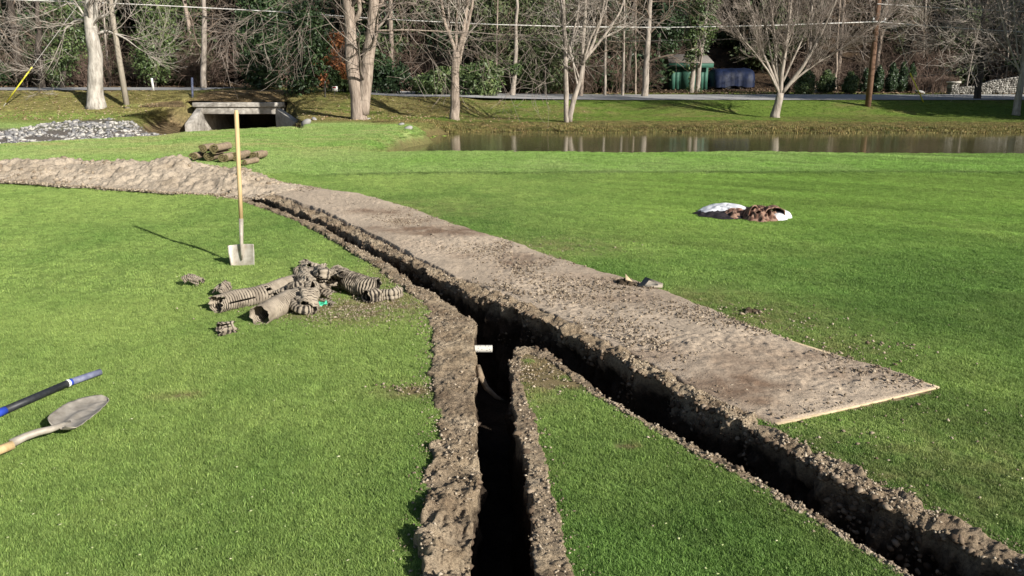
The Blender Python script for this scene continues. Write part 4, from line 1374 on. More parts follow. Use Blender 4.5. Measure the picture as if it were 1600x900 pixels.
B = GT(150, 169)
tree('broken_top_tree', 'thick pale-barked tree with a knobby broken top on the left embankment', B,
     [([(150, 169), (149, 120), (146, 70), (143, 45), (141, 20), (140, -10)], 0.36, 0.22, 4), ([(143, 52), (150, 30), (152, 8), (156, -20)], 0.12, 0.05, 5),
      ([(141, 40), (132, 31), (118, 30), (100, 42), (92, 62)], 0.07, 0.02, 5), ([(149, 55), (165, 48), (178, 52), (196, 60), (215, 75)], 0.07, 0.02, 6),
      ([(138, 38), (125, 12), (112, 3), (92, 14)], 0.06, 0.02, 5), ([(150, 30), (168, 22), (176, 10), (186, -20)], 0.07, 0.03, 5)], 'bark_white', 'twig_pale',
     3, (5, 5, 4), 1.8, 11, flare=1.3, starts=0.75)
B = GT(565, 187)
tree('double_trunk_tree', 'large double-trunk tree with rough brown bark beside the culvert and pond', B,
     [([(562, 187), (560, 150), (552, 110), (549, 60), (545, 25), (541, -30), (536, -110)], 0.30, 0.15, 7), ([(567, 178), (570, 140), (575, 100), (580, 60), (584, 20), (588, -30), (596, -110)], 0.27, 0.15, 7),
      ([(545, 20), (535, -5), (520, -60)], 0.10, 0.05, 6), ([(549, 40), (565, 20), (560, -10), (562, -60)], 0.10, 0.05, 6), ([(584, 22), (600, 0), (622, -50)], 0.09, 0.04, 6), ([(587, 48), (640, 47), (700, 50), (741, 51)], 0.04, 0.012, 7),
      ([(586, 10), (560, 0), (515, -12), (470, -5)], 0.05, 0.012, 7)], 'bark_brown', 'twig',
     3, (7, 6, 5), 2.6, 12, ang=(30, 70), up=-0.02, starts=0.6, flare=1.2)
B = GT(710, 187)
tree('upswept_tree', 'single-trunk tree with upswept pale limbs near the left end of the pond', B,
     [([(711, 187), (709, 150), (710, 110), (713, 82)], 0.20, 0.15, 0), ([(713, 84), (704, 60), (696, 40), (690, 0), (684, -70)], 0.085, 0.03, 7), ([(714, 84), (712, 50), (715, 10), (716, -60)], 0.07, 0.025, 7),
      ([(715, 84), (722, 60), (728, 25), (732, -20), (738, -90)], 0.10, 0.03, 7), ([(718, 78), (728, 50), (737, 10), (745, -50)], 0.08, 0.03, 7), ([(711, 80), (702, 50), (700, 10), (700, -60)], 0.05, 0.02, 6),
      ([(718, 100), (722, 80), (726, 60), (731, 40)], 0.06, 0.03, 4)], 'bark_brown', 'twig_pale', 3, (6, 6, 4), 1.9, 13, ang=(22, 60), up=0.03)
B = GT(889, 191)
tree('forked_tree', 'slender tree forking into two stems right at its base on the pond bank', B,
     [([(886, 191), (886, 150), (884, 100), (883, 70), (881, 30), (880, -30), (878, -90)], 0.105, 0.05, 8), ([(890, 190), (899, 150), (909, 110), (912, 60), (916, 0), (920, -70)], 0.11, 0.05, 7),
      ([(910, 100), (926, 70), (938, 35), (948, -20), (956, -80)], 0.065, 0.03, 6), ([(910, 98), (932, 72), (952, 45), (968, 20), (982, -15), (1000, -60)], 0.06, 0.025, 7),
      ([(886, 82), (896, 50), (904, 20), (908, -40)], 0.05, 0.025, 6), ([(912, 96), (922, 60), (944, 20), (956, -30)], 0.05, 0.02, 6), ([(885, 90), (880, 60), (878, 20), (872, -40)], 0.04, 0.02, 5)],
     'bark_pale', 'twig_pale', 3, (6, 5, 4), 1.7, 14, ang=(22, 60), up=0.03, flare=1.15)
B = GT(1212, 184)
tree('spreading_maple', 'bare grey tree with a wide fan of fine upswept branches beyond the pond', B,
     [([(1211, 184), (1214, 165), (1219, 145)], 0.19, 0.14, 0), ([(1217, 150), (1216, 120), (1214, 80), (1211, 40), (1208, -10), (1204, -60)], 0.085, 0.028, 9), ([(1219, 148), (1222, 110), (1228, 60), (1234, 10), (1240, -50)], 0.09, 0.028, 9),
      ([(1221, 146), (1236, 128), (1250, 108), (1268, 75), (1285, 40), (1300, 0), (1312, -40)], 0.09, 0.025, 11), ([(1217, 146), (1208, 120), (1196, 90), (1184, 55), (1172, 10), (1165, -30)], 0.075, 0.022, 9),
      ([(1216, 142), (1200, 112), (1180, 85), (1158, 60), (1140, 30)], 0.055, 0.014, 10), ([(1226, 140), (1248, 118), (1275, 98), (1305, 80), (1330, 62)], 0.055, 0.014, 10), ([(1222, 130), (1240, 90), (1258, 50), (1270, 0), (1278, -50)], 0.05, 0.02, 9),
      ([(1215, 130), (1206, 90), (1198, 40), (1190, -20)], 0.055, 0.022, 8), ([(1218, 120), (1226, 80), (1246, 30), (1256, -30)], 0.055, 0.022, 8)],
     'bark_pale', 'twig', 3, (12, 7, 6), 1.5, 15, ang=(12, 36), up=0.08, ext=True, sub_r=0.03)
B = GT(1590, 180)
tree('leaning_white_tree', 'white-barked bare tree leaning right at the right edge of the photo', B,
     [([(1588, 180), (1593, 150), (1598, 115), (1602, 60), (1608, 0), (1615, -60)], 0.145, 0.07, 8), ([(1596, 118), (1586, 98), (1576, 72), (1566, 40), (1558, 10), (1548, -30)], 0.05, 0.02, 9),
      ([(1598, 110), (1590, 80), (1588, 40), (1584, -10)], 0.04, 0.015, 7), ([(1590, 105), (1570, 88), (1552, 80), (1530, 78)], 0.03, 0.01, 7), ([(1600, 110), (1625, 80), (1650, 30)], 0.05, 0.02, 6), ([(1582, 88), (1560, 60), (1535, 45), (1512, 40)], 0.028, 0.01, 8)],
     'bark_white', 'twig_pale', 3, (6, 6, 4), 1.9, 16, ang=(22, 55), up=0.02, starts=0.5)
B = GT(1527, 155)
tree('shaded_tree', 'dark shaded trunk with grey drooping twigs near the stone wall', B,
     [([(1526, 157), (1530, 125), (1534, 95), (1537, 60), (1538, 20), (1540, -30)], 0.16, 0.07, 14), ([(1533, 100), (1520, 80), (1500, 68), (1480, 62)], 0.04, 0.012, 9), ([(1534, 98), (1550, 82), (1572, 80), (1592, 90)], 0.04, 0.012, 8)],
     'bark_dark', 'twig', 3, (6, 6, 5), 2.3, 17, ang=(35, 75), up=-0.04, starts=0.45)
# unseen-from-here neighbours that throw the shadows seen on the bank stand off the right edge of the frame
for i, (x_, y_) in enumerate([(28.0, 31.0), (33.5, 34.0)]):
    B = np.array([x_, y_, TZ(x_, y_)])
    t = empty('bare_tree', tuple(B), 'bare tree on the bank just outside the right edge of the photo', 'tree', 'trees outside the right edge')
    a = Acc(); a.tube([B - B, [0.1, 0, 1.5], [0.0, 0.1, 3.0]], [0.22, 0.17, 0.14], 10)
    o_ = a.obj('trunk', M['bark_pale']); o_.parent = t
    a = Acc(); rnd = random.Random(90 + i)
    for k in range(9):
        grow(a, np.array([0, 0.05, 2.0 + 0.12 * k]), [math.cos(k * 2.4) * .7, math.sin(k * 2.4) * .7, 1], 3.2, 0.07, 0, 3, rnd, (5, 5, 4), (20, 45), 0.08)
    o_ = a.obj('crown', M['twig']); o_.parent = t

# named trunks beyond the road -------------------------------------------------
def btrunk(px, py, top, w_px, bark, label, seed, kids=10, lean=0, name='bare_tree', leafb=None, L=2.3):
    B_ = GT(px, py)
    r_ = w_px / 2 / FPX * B_[1]
    return tree(name, label, B_, [([(px, py), (px + (top[0] - px) * .4, py + (top[1] - py) * .4), top, (2 * top[0] - px if abs(top[0] - px) < 40 else top[0], top[1] - 120)], r_, r_ * 0.5, kids)], bark, 'twig_dark', 3, (6, 5, 4), L, seed, starts=0.25,
                ang=(35, 75), up=0.0, flare=1.15, leafb=leafb)


btrunk(1006, 151, (1014, 40), 10, 'bark_pale', 'tall pale trunk left of the green shed', 21)
btrunk(945, 150, (946, 90), 4.5, 'bark_pale', 'thin pale trunk standing third left of the green shed', 22)
btrunk(972, 150, (974, 98), 4.5, 'bark_pale', 'thin straight trunk just left of the tall pale trunk near the shed', 23)
btrunk(907, 151, (911, 90), 7, 'bark_brown', 'short brown trunk right behind the forked tree', 24, 6)
btrunk(993, 148, (993, 110), 3, 'bark_brown', 'slim dark sapling beside the tall pale trunk', 25, 6, L=1.2)
btrunk(1262, 138, (1267, 60), 4, 'bark_pale', 'thin pale trunk rising between the evergreen shrubs', 26)
btrunk(1440, 122, (1445, 50), 5, 'bark_pale', 'slim grey trunk above the brown hedge', 27)
btrunk(1478, 124, (1492, 20), 6, 'bark_white', 'white-barked trunk slanting up above the end of the brown hedge', 28)
btrunk(34, 136, (20, 40), 14, 'bark_dark', 'thick dark trunk at the far left behind the road', 29, 8)
btrunk(318, 138, (318, 20), 9, 'bark_pale', 'tall grey trunk above the left end of the culvert', 30)
btrunk(65, 138, (60, 60), 9, 'bark_dark', 'dark trunk right of the thick far left trunk', 32, 8)
btrunk(1370, 120, (1376, 30), 6, 'bark_white', 'white-barked trunk directly behind the utility pole', 33, 8)
btrunk(1305, 140, (1310, 40), 4, 'bark_brown', 'thin brown trunk between the wide maple and the utility pole', 34, 8)
btrunk(800, 151, (804, 118), 8, 'bark_pale', 'stubby pale trunk sprouting yellow-green leaves beside the road', 35, 0, leafb=('leaf_mid', [(804, 108, 0.45, 0.35), (798, 112, 0.3, 0.2)], 500, 0.09))
btrunk(668, 140, (668, 80), 5, 'bark_pale', 'grey trunk among the shrubs right of the double-trunk tree', 36)
btrunk(775, 149, (776, 110), 4, 'bark_brown', 'slender brown trunk left of the stubby sprouting trunk', 37)
# ivy-wrapped pair in front of the shed
B = GT(1084, 145)
Yv = B[1]
tree('ivy_tree', 'pair of ivy-covered trunks in front of the green shed', B,
     [([(1079, 146), (1083, 110), (1087, 80), (1092, 40), (1096, -10), (1100, -80)], 0.15, 0.10, 5), ([(1090, 145), (1092, 110), (1095, 80), (1100, 40), (1104, -10), (1110, -80)], 0.14, 0.09, 5)],
     'bark_pale', 'twig', 3, (6, 5, 4), 2.0, 31, ang=(35, 75), starts=0.3,
     leafb=('leaf_mid', [(1078, 140, .22, .4), (1079, 125, .12, .5), (1092, 142, .28, .3), (1080, 90, .5, .8), (1090, 70, .7, .9), (1098, 50, .8, .9), (1095, 25, .8, 1.0), (1103, 5, .9, 1.0), (1100, -30, .9, 1.2), (1080, 60, .5, .6), (1112, 40, .5, .6)], 9000, 0.075))
# ivy / evergreen trees seen at the left and elsewhere
IV = [((240, 137), [(238, 105, 1.1, 1.0), (236, 80, 1.3, 1.2), (246, 55, 1.3, 1.2), (238, 30, 1.2, 1.2), (245, 5, 1.3, 1.3)], 'leaf_mid', 9000, 'ivy-covered tree between the leaning post and the culvert', 3, 0.4),
      ((96, 138), [(90, 110, .8, 1.0), (98, 85, 1.0, 1.2), (112, 60, 1.3, 1.2), (118, 35, 1.2, 1.2), (105, 10, 1.2, 1.3)], 'leaf_mid', 8500, 'yellow-green ivy tree just left of the thick pale tree', 5, 0.45),
      ((412, 146), [(410, 125, 1.1, 1.0), (408, 100, 1.4, 1.2), (414, 75, 1.5, 1.3), (406, 45, 1.5, 1.4), (412, 15, 1.4, 1.4), (408, -15, 1.2, 1.2)], 'leaf_dark', 15000, 'dense dark green holly behind the right end of the culvert', 6, 0.1),
      ((470, 147), [(470, 130, 1.1, .8), (488, 110, 1.2, 1.0), (480, 85, 1.2, 1.0), (490, 60, 1.2, 1.2), (478, 30, 1.2, 1.3)], 'leaf_dark', 9500, 'dark evergreen tree left of the orange-leaved sapling', 7, 0.35),
      ((690, 148), [(680, 132, 1.4, .7), (700, 128, 1.2, .8), (668, 140, .8, .4)], 'leaf_mid', 7000, 'broadleaf evergreen shrub left of the upswept tree', 8, 0.2),
      ((748, 149), [(745, 132, 1.2, .8), (762, 128, .9, .8), (735, 118, .9, .6), (758, 112, 1.0, .6)], 'leaf_mid', 8000, 'broadleaf evergreen shrub right of the upswept tree', 9, 0.2),
      ((612, 147), [(605, 130, 1.1, .8), (600, 110, 1.0, .8), (620, 122, .9, .7)], 'leaf_dark', 6000, 'dark shrub just right of the double trunk tree', 10, 0.35),
      ((850, 148), [(845, 110, 1.6, 1.5), (860, 75, 1.9, 1.7), (838, 45, 1.9, 1.6), (850, 10, 2.0, 1.8)], 'leaf_pine', 11000, 'dull green feathery hemlock left of the forked tree', 12, 0.35),
      ((775, 146), [(770, 60, 1.6, 1.4), (758, 25, 1.8, 1.5), (790, 0, 1.8, 1.5), (780, 90, 1.3, 1.0)], 'leaf_pine', 9000, 'green hemlock behind the upswept tree', 13, 0.35),
      ((1410, 118), [(1400, 60, 1.0, .5), (1418, 35, 1.3, .6), (1425, 5, 1.6, .9), (1402, 78, .7, .5), (1440, -10, 1.5, 1.0)], 'leaf_pine', 7000, 'soft green pine boughs hanging right of the utility pole', 14, 0.3),
      ((1585, 120), [(1590, 60, 2.0, 1.5), (1580, 20, 2.0, 1.8), (1610, 90, 1.6, 1.2), (1570, -10, 2.0, 1.8)], 'leaf_pine', 9000, 'grey-green pine at the upper right corner', 15, 0.3),
      ((8, 134), [(5, 100, 1.5, 1.6), (15, 60, 1.6, 1.6), (-5, 30, 1.6, 1.6)], 'leaf_dark', 8000, 'dark evergreen tree at the upper left corner', 16, 0.35),
      ((545, 145), [(540, 130, 1.1, .6), (530, 120, .8, .5)], 'leaf_mid', 4000, 'low green shrub left of the double trunk tree', 17, 0.25),
      ((1040, 120), [(1050, 40, 1.6, 1.6), (1058, 5, 1.6, 1.6), (1040, 72, 1.2, .9)], 'leaf_dark', 8000, 'dark evergreen crown above the green shed', 18, 0.35),
      ((955, 128), [(962, 70, 1.2, 1.2), (955, 30, 1.5, 1.5), (960, 0, 1.5, 1.5)], 'leaf_pine', 7000, 'thin hemlock between the forked tree and the tall pale trunk', 19, 0.4)]
for (bx, by), blobs, mt, n_, lb, sd_, hl in IV:
    B = GT(bx, by)
    t = empty('evergreen_tree' if 'shrub' not in lb else 'evergreen_shrub', tuple(B), lb, 'shrub' if 'shrub' in lb else 'tree')
    V_, Q_, w_ = leafcloud([[*(P(q[0], q[1], B[1]) - B), q[2], q[2] * 0.8, q[3]] for q in blobs], n_, 0.085, sd_ * 17, 0.2, 0.35, hl)
    o_ = link('crown', mesh('crown', V_, Q_, None, False, w_), M[mt]); o_.parent = t
    a = Acc()
    top = P(blobs[-1][0], blobs[-1][1], B[1]) - B
    a.tube([[0, 0, -0.2], top * 0.5 + np.array([.1, 0, 0]), top], [0.13, 0.10, 0.05], 8)
    o_ = a.obj('trunk', M['bark_dark']); o_.parent = t
# orange-leaved sapling
B = GT(508, 148)
tree('orange_leaved_tree', 'small tree holding withered orange leaves left of the double-trunk tree', B,
     [([(508, 149), (506, 125), (500, 108), (495, 95)], 0.035, 0.02, 5), ([(506, 125), (518, 105), (530, 100)], 0.02, 0.01, 4), ([(505, 120), (515, 80), (525, 55)], 0.025, 0.01, 4)], 'bark_dark', 'twig_brown', 2, (5, 4, 3), 1.0, 41,
     leafb=('leaf_orange', [(490, 100, .35, .3), (500, 118, .4, .3), (508, 95, .35, .3), (527, 100, .4, .3), (540, 112, .35, .35), (527, 62, .5, .4), (520, 78, .3, .3), (505, 128, .3, .2)], 2600, 0.07))
# arborvitae row, right
for i, (px, py, w_, h_, lb) in enumerate([(1222, 147, 20, 30, 'first evergreen shrub of the row, partly behind the bare maple trunk'), (1256, 148, 34, 38, 'broad round evergreen shrub left of the tan boulder'), (1290, 146, 30, 34, 'evergreen shrub directly behind the tan boulder'),
                                          (1327, 147, 26, 32, 'round bright evergreen shrub left of the utility pole'), (1350, 144, 16, 34, 'narrow evergreen shrub touching the utility pole'), (1370, 144, 17, 38, 'narrow dark arborvitae right of the utility pole'),
                                          (1391, 144, 19, 42, 'tall dark arborvitae right of the white signpost'), (1407, 144, 16, 42, 'middle dark arborvitae of the tight trio'), (1421, 143, 15, 40, 'last dark arborvitae beside the brown hedge')]):
    B = GT(px, py)
    k_ = B[1] / FPX
    rw, hh = w_ / 2 * k_, h_ * k_
    t = empty('evergreen_shrub', tuple(B), lb, 'shrub', 'evergreen shrubs in a row across the road')
    bl = [[0, 0, hh * .30, rw, rw, hh * .34], [0.05, 0, hh * .62, rw * .82, rw * .8, hh * .30], [0, 0, hh * .86, rw * .45, rw * .45, hh * .2]]
    V_, Q_, w2 = leafcloud(bl, 4200, 0.055, 200 + i, 0.0, 0.6, 0.05)
    V_[:, 2] = np.maximum(V_[:, 2], 0.02)
    o_ = link('foliage', mesh('foliage', V_, Q_, None, False, w2), M['leaf_mid' if i in (1, 2, 3) else 'leaf_dark']); o_.parent = t
    a = Acc(); a.tube([[0, 0, -0.1], [0, 0, hh * .6]], [0.05, 0.03], 6); o_ = a.obj('stem', M['bark_dark']); o_.parent = t
# brown twiggy hedge
for i, (px, w_) in enumerate([(1438, 34), (1462, 26), (1484, 16)]):
    B = GT(px, 144)
    k_ = B[1] / FPX
    a = Acc(); rnd = random.Random(300 + i)
    for k in range(170):
        x_ = rnd.uniform(-w_ / 2, w_ / 2) * k_; y_ = rnd.uniform(-.4, .4)
        h_ = 22 * k_ * rnd.uniform(0.75, 1.05)
        p2 = np.array([x_ + rnd.gauss(0, .12), y_ + rnd.gauss(0, .12), h_])
        a.tube([[x_, y_, -0.05], [x_ * .9, y_, h_ * .5], p2], [0.012, 0.009, 0.006], 3)
        for q in range(3):
            f = rnd.uniform(.3, .9)
            s0 = np.array([x_, y_, 0]) * (1 - f) + p2 * f
            a.tube([s0, s0 + np.array([rnd.gauss(0, .12), rnd.gauss(0, .12), rnd.uniform(.1, .3)])], [0.008, 0.005], 3)
    o_ = a.obj('bare_hedge', M['twig_brown']); o_.location = B
    tag(o_, ['brown leafless hedge left end beside the last arborvitae', 'brown leafless hedge middle section behind the pale boulder', 'brown leafless hedge right end beside the stone pillar'][i], 'hedge', 'sections of the brown hedge')

# ------------------------------------------------------------------ generic woods (meshes shared between copies)
def protos(n_, hgt, r_, seed, lev=3, kids=(9, 5, 4), L=3.0, mat='bark_pale', tw='twig', start=2.0, ang=(35, 80), up=0.02):
    out = []
    for i in range(n_):
        rnd = random.Random(seed + i)
        tr, cr = Acc(), Acc()
        pts = [np.array([0, 0, -0.5])]
        d = np.array([0, 0, 1.0])
        m_ = 9
        for k in range(m_):
            d = unit(d + np.array([rnd.gauss(0, .05), rnd.gauss(0, .05), 0]))
            pts.append(pts[-1] + d * hgt / m_)
        ra = np.linspace(r_, r_ * .35, m_ + 1)
        tr.tube(pts, ra, 8)
        nb = kids[0] * 2
        for k in range(nb):
            z_ = start + (hgt - start) * (k + rnd.random()) / nb
            f = min(m_ - 1e-3, (z_ + .5) / hgt * m_); j = min(m_ - 1, int(f))
            q = pts[j] + (pts[j + 1] - pts[j]) * (f - j)
            th = rnd.uniform(0, 6.283); an = R(rnd.uniform(*ang))
            grow(cr, q, [math.sin(an) * math.cos(th), math.sin(an) * math.sin(th), math.cos(an)], L * rnd.uniform(.5, 1.1), ra[j] * rnd.uniform(.25, .42), 1, lev, rnd, kids, (25, 60), up, 0.2, 0.62, rmin=0.008)
        out.append((tr.me('trunk', True), cr.me('crown'), M[mat], M[tw]))
    for a_, b__, m1, m2 in out:
        a_.materials.append(m1); b__.materials.append(m2)
    return out


def put(name, parts, loc, rz, sc, label, cat, group):
    t = empty(name, loc, label, cat, group)
    t.rotation_euler = (0, 0, rz); t.scale = (sc, sc, sc)
    for pn_, me_ in parts:
        o_ = bpy.data.objects.new(pn_, me_); COL.objects.link(o_); o_.parent = t
    return t


PR = protos(4, 11, 0.13, 400, 3, (9, 5, 4), 3.0, 'bark_dark', 'twig_dark') + protos(3, 12, 0.15, 420, 3, (9, 5, 4), 3.0, 'bark_brown', 'twig_dark') + protos(2, 9, 0.06, 440, 3, (8, 5, 4), 2.2, 'bark_pale', 'twig', 1.2)
rnd = random.Random(5)
taken = []
cnt = 0
for k in range(3000):
    if cnt >= 185:
        break
    Y = 49.5 + 38 * rnd.random() ** 1.35
    X = rnd.uniform(-0.78, 0.78) * Y
    pxx = 800 + FPX * X / Y / 1.0
    if Y < 60 and 1020 < pxx < 1200:
        continue
    if Y < 53 and 1200 < pxx < 1620:
        continue
    if any((X - x_) ** 2 + (Y - y_) ** 2 < 2.2 ** 2 for x_, y_ in taken):
        continue
    taken.append((X, Y)); cnt += 1
    i = rnd.randrange(len(PR))
    put('bare_tree', [('trunk', PR[i][0]), ('crown', PR[i][1])], (X, Y, TZ(X, Y)), rnd.uniform(0, 6.28), rnd.uniform(.75, 1.2), 'bare twiggy tree in the woods beyond the road', 'tree', 'bare trees in the woods')
# dark evergreens deep in the woods
EV = []
for i in range(3):
    bl = [[rnd.gauss(0, .5), rnd.gauss(0, .5), 1.0 + k * 1.25, 1.9 - k * .17, 1.9 - k * .17, 1.0] for k in range(8)]
    V_, Q_, w_ = leafcloud(bl, 9000, 0.16, 500 + i, 0.3, 0.3, 0.25)
    me_ = mesh('crown', V_, Q_, None, False, w_ * 0.8); me_.materials.append(M['leaf_dark' if i < 2 else 'leaf_pine'])
    a = Acc(); a.tube([[0, 0, -.5], [0, 0, 5], [0, 0, 10]], [.16, .11, .03], 8)
    tm = a.me('trunk', True); tm.materials.append(M['bark_dark'])
    EV.append((tm, me_))
cnt = 0
tk2 = []
for k in range(2000):
    if cnt >= 150:
        break
    Y = 52.5 + 38 * rnd.random() ** 1.2; X = rnd.uniform(-0.8, 0.8) * Y
    pxx = 800 + FPX * X / Y
    if Y < 62 and 1010 < pxx < 1200:
        continue
    if any((X - x_) ** 2 + (Y - y_) ** 2 < 5 for x_, y_ in tk2):
        continue
    tk2.append((X, Y)); cnt += 1
    if 1200 < pxx < 1460 and Y < 64:
        continue
    i = rnd.choice((0, 1, 2, 2))
    put('evergreen_tree', [('trunk', EV[i][0]), ('crown', EV[i][1])], (X, Y, TZ(X, Y)), rnd.uniform(0, 6.28), rnd.uniform(.7, 1.25), 'dark evergreen tree deep in the woods on the slope', 'tree', 'evergreens deep in the woods')
for k, (x_, y_, sc) in enumerate([(29.0, 30.5, 1.05), (32.5, 28.5, 1.15), (36.0, 31.0, 1.1), (30.5, 33.5, .9), (26.0, 31.5, 1.1), (24.9, 34.3, .85), (28.0, 34.5, 1.1), (32.0, 32.5, 1.2)]):
    put('evergreen_tree', [('trunk', EV[k % 2][0]), ('crown', EV[k % 2][1])], (x_, y_, TZ(x_, y_)), k * 1.3, sc, 'evergreen tree off the right edge whose shadow darkens the bank', 'tree', 'evergreens off the right edge')
for k in range(46):
    pxx = rnd.uniform(-60, 1000); Y = rnd.uniform(50.5, 60); X = (pxx - 800) / FPX * Y
    i = rnd.choice((0, 1, 0, 1, 2))
    put('evergreen_tree', [('trunk', EV[i][0]), ('crown', EV[i][1])], (X, Y, TZ(X, Y)), rnd.uniform(0, 6.28), rnd.uniform(.7, 1.1), 'dark evergreen tree deep in the woods on the slope', 'tree', 'evergreens deep in the woods')
# tangled thicket along the wood edge
SH = []
for i in range(5):
    a = Acc(); r2 = random.Random(600 + i)
    for k in range(14):
        th = r2.uniform(0, 6.28)
        grow(a, np.array([r2.gauss(0, .35), r2.gauss(0, .35), -.1]), [math.cos(th) * .5, math.sin(th) * .5, 1], r2.uniform(1.6, 2.6), 0.022, 1, 3, r2, (0, 5, 4), (20, 60), -0.02, 0.22, 0.6, rmin=0.006)
    me_ = a.me('thicket'); me_.materials.append(M['twig_dark' if i % 2 else 'twig_brown']); SH.append(me_)
for i in range(3):
    bl = [[r2.uniform(-1, 1), r2.uniform(-.6, .6), r2.uniform(.2, 1.0), .8, .8, .6] for _ in range(7)]
    V_, Q_, w_ = leafcloud(bl, 3500, 0.085, 640 + i, 0.1, 0.4, 0.3)
    me_ = mesh('thicket', V_, Q_, None, False, w_); me_.materials.append(M['leaf_dark' if i < 2 else 'leaf_mid']); SH.append(me_)
for k in range(210):
    Y = 48.8 + 14 * rnd.random() ** 1.4; X = rnd.uniform(-0.78, 0.78) * Y
    pxx = 800 + FPX * X / Y
    if 1000 < pxx < 1210 and Y < 60:
        continue
    if 1200 < pxx < 1640:
        Y = 53.5 + 8 * rnd.random(); X = (pxx - 800) / FPX * Y
    i = rnd.randrange(len(SH)) if rnd.random() < .45 else rnd.randrange(5)
    if pxx > 1200 and i > 4:
        i = rnd.randrange(5)
    o_ = bpy.data.objects.new('bare_shrub' if i < 5 else 'evergreen_shrub', SH[i]); COL.objects.link(o_)
    o_.location = (X, Y, TZ(X, Y)); o_.rotation_euler = (0, 0, rnd.uniform(0, 6.28)); s_ = rnd.uniform(.6, 1.25); o_.scale = (s_, s_, s_)
    tag(o_, 'tangled bare shrub at the edge of the woods' if i < 5 else 'leafy evergreen shrub low in the thicket at the edge of the woods', 'shrub', 'bare shrubs of the thicket' if i < 5 else 'leafy shrubs of the thicket')
# fallen leaves
n0 = 16000
Yc = 46.2 + 24 * RNG.uniform(0, 1, n0) ** 1.5; Xc = RNG.uniform(-0.75, 0.75, n0) * Yc
V_, Q_, w_ = leafcloud([[0, 0, 0, 1, 1, 1]], 1, 0.1, 1)
u_ = RNG.normal(0, 1, (n0, 3)) * np.array([1, 1, .5]); u_ /= np.linalg.norm(u_, axis=1)[:, None]
v_ = np.cross(u_, [0, 0, 1.0]) + RNG.normal(0, .3, (n0, 3))
c0 = np.c_[Xc, Yc, terrain(Xc, Yc) + 0.05]
s_ = RNG.uniform(.05, .11, n0)[:, None]
V_ = np.stack([c0 - u_ * s_, c0 + v_ * s_ * .6, c0 + u_ * s_, c0 - v_ * s_ * .6], 1).reshape(-1, 3)
tag(link('leaf_litter', mesh('leaf_litter', V_, np.arange(n0 * 4).reshape(-1, 4), None, False, np.repeat(RNG.uniform(0, 1, n0), 4)), M['leaf_litter']), kind='stuff')

# ================================================================== POLES, WIRES, SHED
def prt(a, name, mat, par, off, smooth=False):
    o_ = a.obj(name, M[mat], None, smooth, off)
    o_.parent = par
    return o_


# leaning old pole, left
B = GT(199, 169)
pts = np.array([P(199, 169, B[1]), P(186, 90, B[1]), P(178, 40, B[1]), P(171, -10, B[1])]); pts[0][2] = B[2] - .2
a = Acc(); a.tube(pts, [.13, .12, .11, .105], 10, cap=True)
o_ = a.obj('leaning_post', M['wood_grey'], None, True, B); o_.location = B
tag(o_, 'weathered grey post leaning left beside the thick pale tree', 'post')
# utility pole
B = GT(1357, 166)
up = empty('utility_pole', tuple(B), 'brown wooden utility pole with crossarm and transformer on the far bank', 'utility pole')
UY = B[1]
pts = np.array([P(1356, 167, UY), P(1363, 100, UY), P(1370, 30, UY), P(1378, -60, UY), P(1384, -130, UY)]); pts[0][2] = B[2] - .3
prt(Acc().tube(pts, [.135, .13, .125, .12, .11], 14, cap=True), 'pole', 'wood_pole', up, B, True)
p1, p2 = P(1361, 34, UY), P(1381, 35, UY)
prt(Acc().box((p1 + p2) / 2 - np.array([0, .16, 0]), (p2[0] - p1[0], .07, .07)), 'crossarm', 'white', up, B)
c0 = P(1388, 42, UY) - np.array([0, .1, 0])
prt(Acc().tube([c0 + np.array([-.28, 0, .02]), c0 + np.array([.3, 0, -.02])], [.11, .10], 12, cap=True), 'splice_case', 'cable_dark', up, B, True)
prt(Acc().tube([P(1380, 34, UY), P(1401, 38, UY), P(1400, 44, UY)], [.02, .02, .02], 6), 'bracket', 'cable_dark', up, B)
for x_ in (1362, 1380):
    q = P(x_, 33, UY) - np.array([0, .16, 0])
    prt(Acc().tube([q + [0, 0, .03], q + [0, 0, .10], q + [0, 0, .16]], [.03, .045, .02], 8, cap=True), 'insulator', 'white', up, B, True)


def cable(pix, Y, r_, mat, label):
    pa = np.array([P(x_, y_, Y_) for (x_, y_), Y_ in zip(pix, Y)])
    t_ = np.arange(len(pa)); tt = np.linspace(0, len(pa) - 1, len(pa) * 4)
    pp = np.stack([np.interp(tt, t_, pa[:, k]) for k in range(3)], 1)
    o_ = Acc().tube(pp, r_, 6).obj('overhead_cable', M[mat])
    return tag(o_, label, 'cable')


cable([(-300, -12), (200, 6), (430, 18), (600, 30), (760, 38), (900, 42), (1050, 43), (1200, 40), (1370, 34)], [UY - .15] * 9, 0.026, 'cable', 'thick pale overhead cable reaching the pole crossarm from the left')
cable([(1370, 34), (1480, 43), (1580, 49), (1800, 64)], [UY - .15] * 4, 0.022, 'cable', 'pale overhead cable running right from the pole crossarm')
cable([(1371, 6), (1480, 13), (1600, 18), (1800, 26)], [UY - .13] * 4, 0.016, 'cable', 'thin upper cable running right from the pole')
cable([(-300, 40), (200, 42), (560, 50), (800, 62), (1000, 64), (1200, 60), (1366, 56)], [UY - .13] * 7, 0.009, 'cable_dark', 'thin dark lower cable left of the utility pole')
cable([(-300, -25), (180, 12), (420, 38), (560, 52)], [40] * 4, 0.012, 'cable_dark', 'thin dark cable crossing the upper left woods')

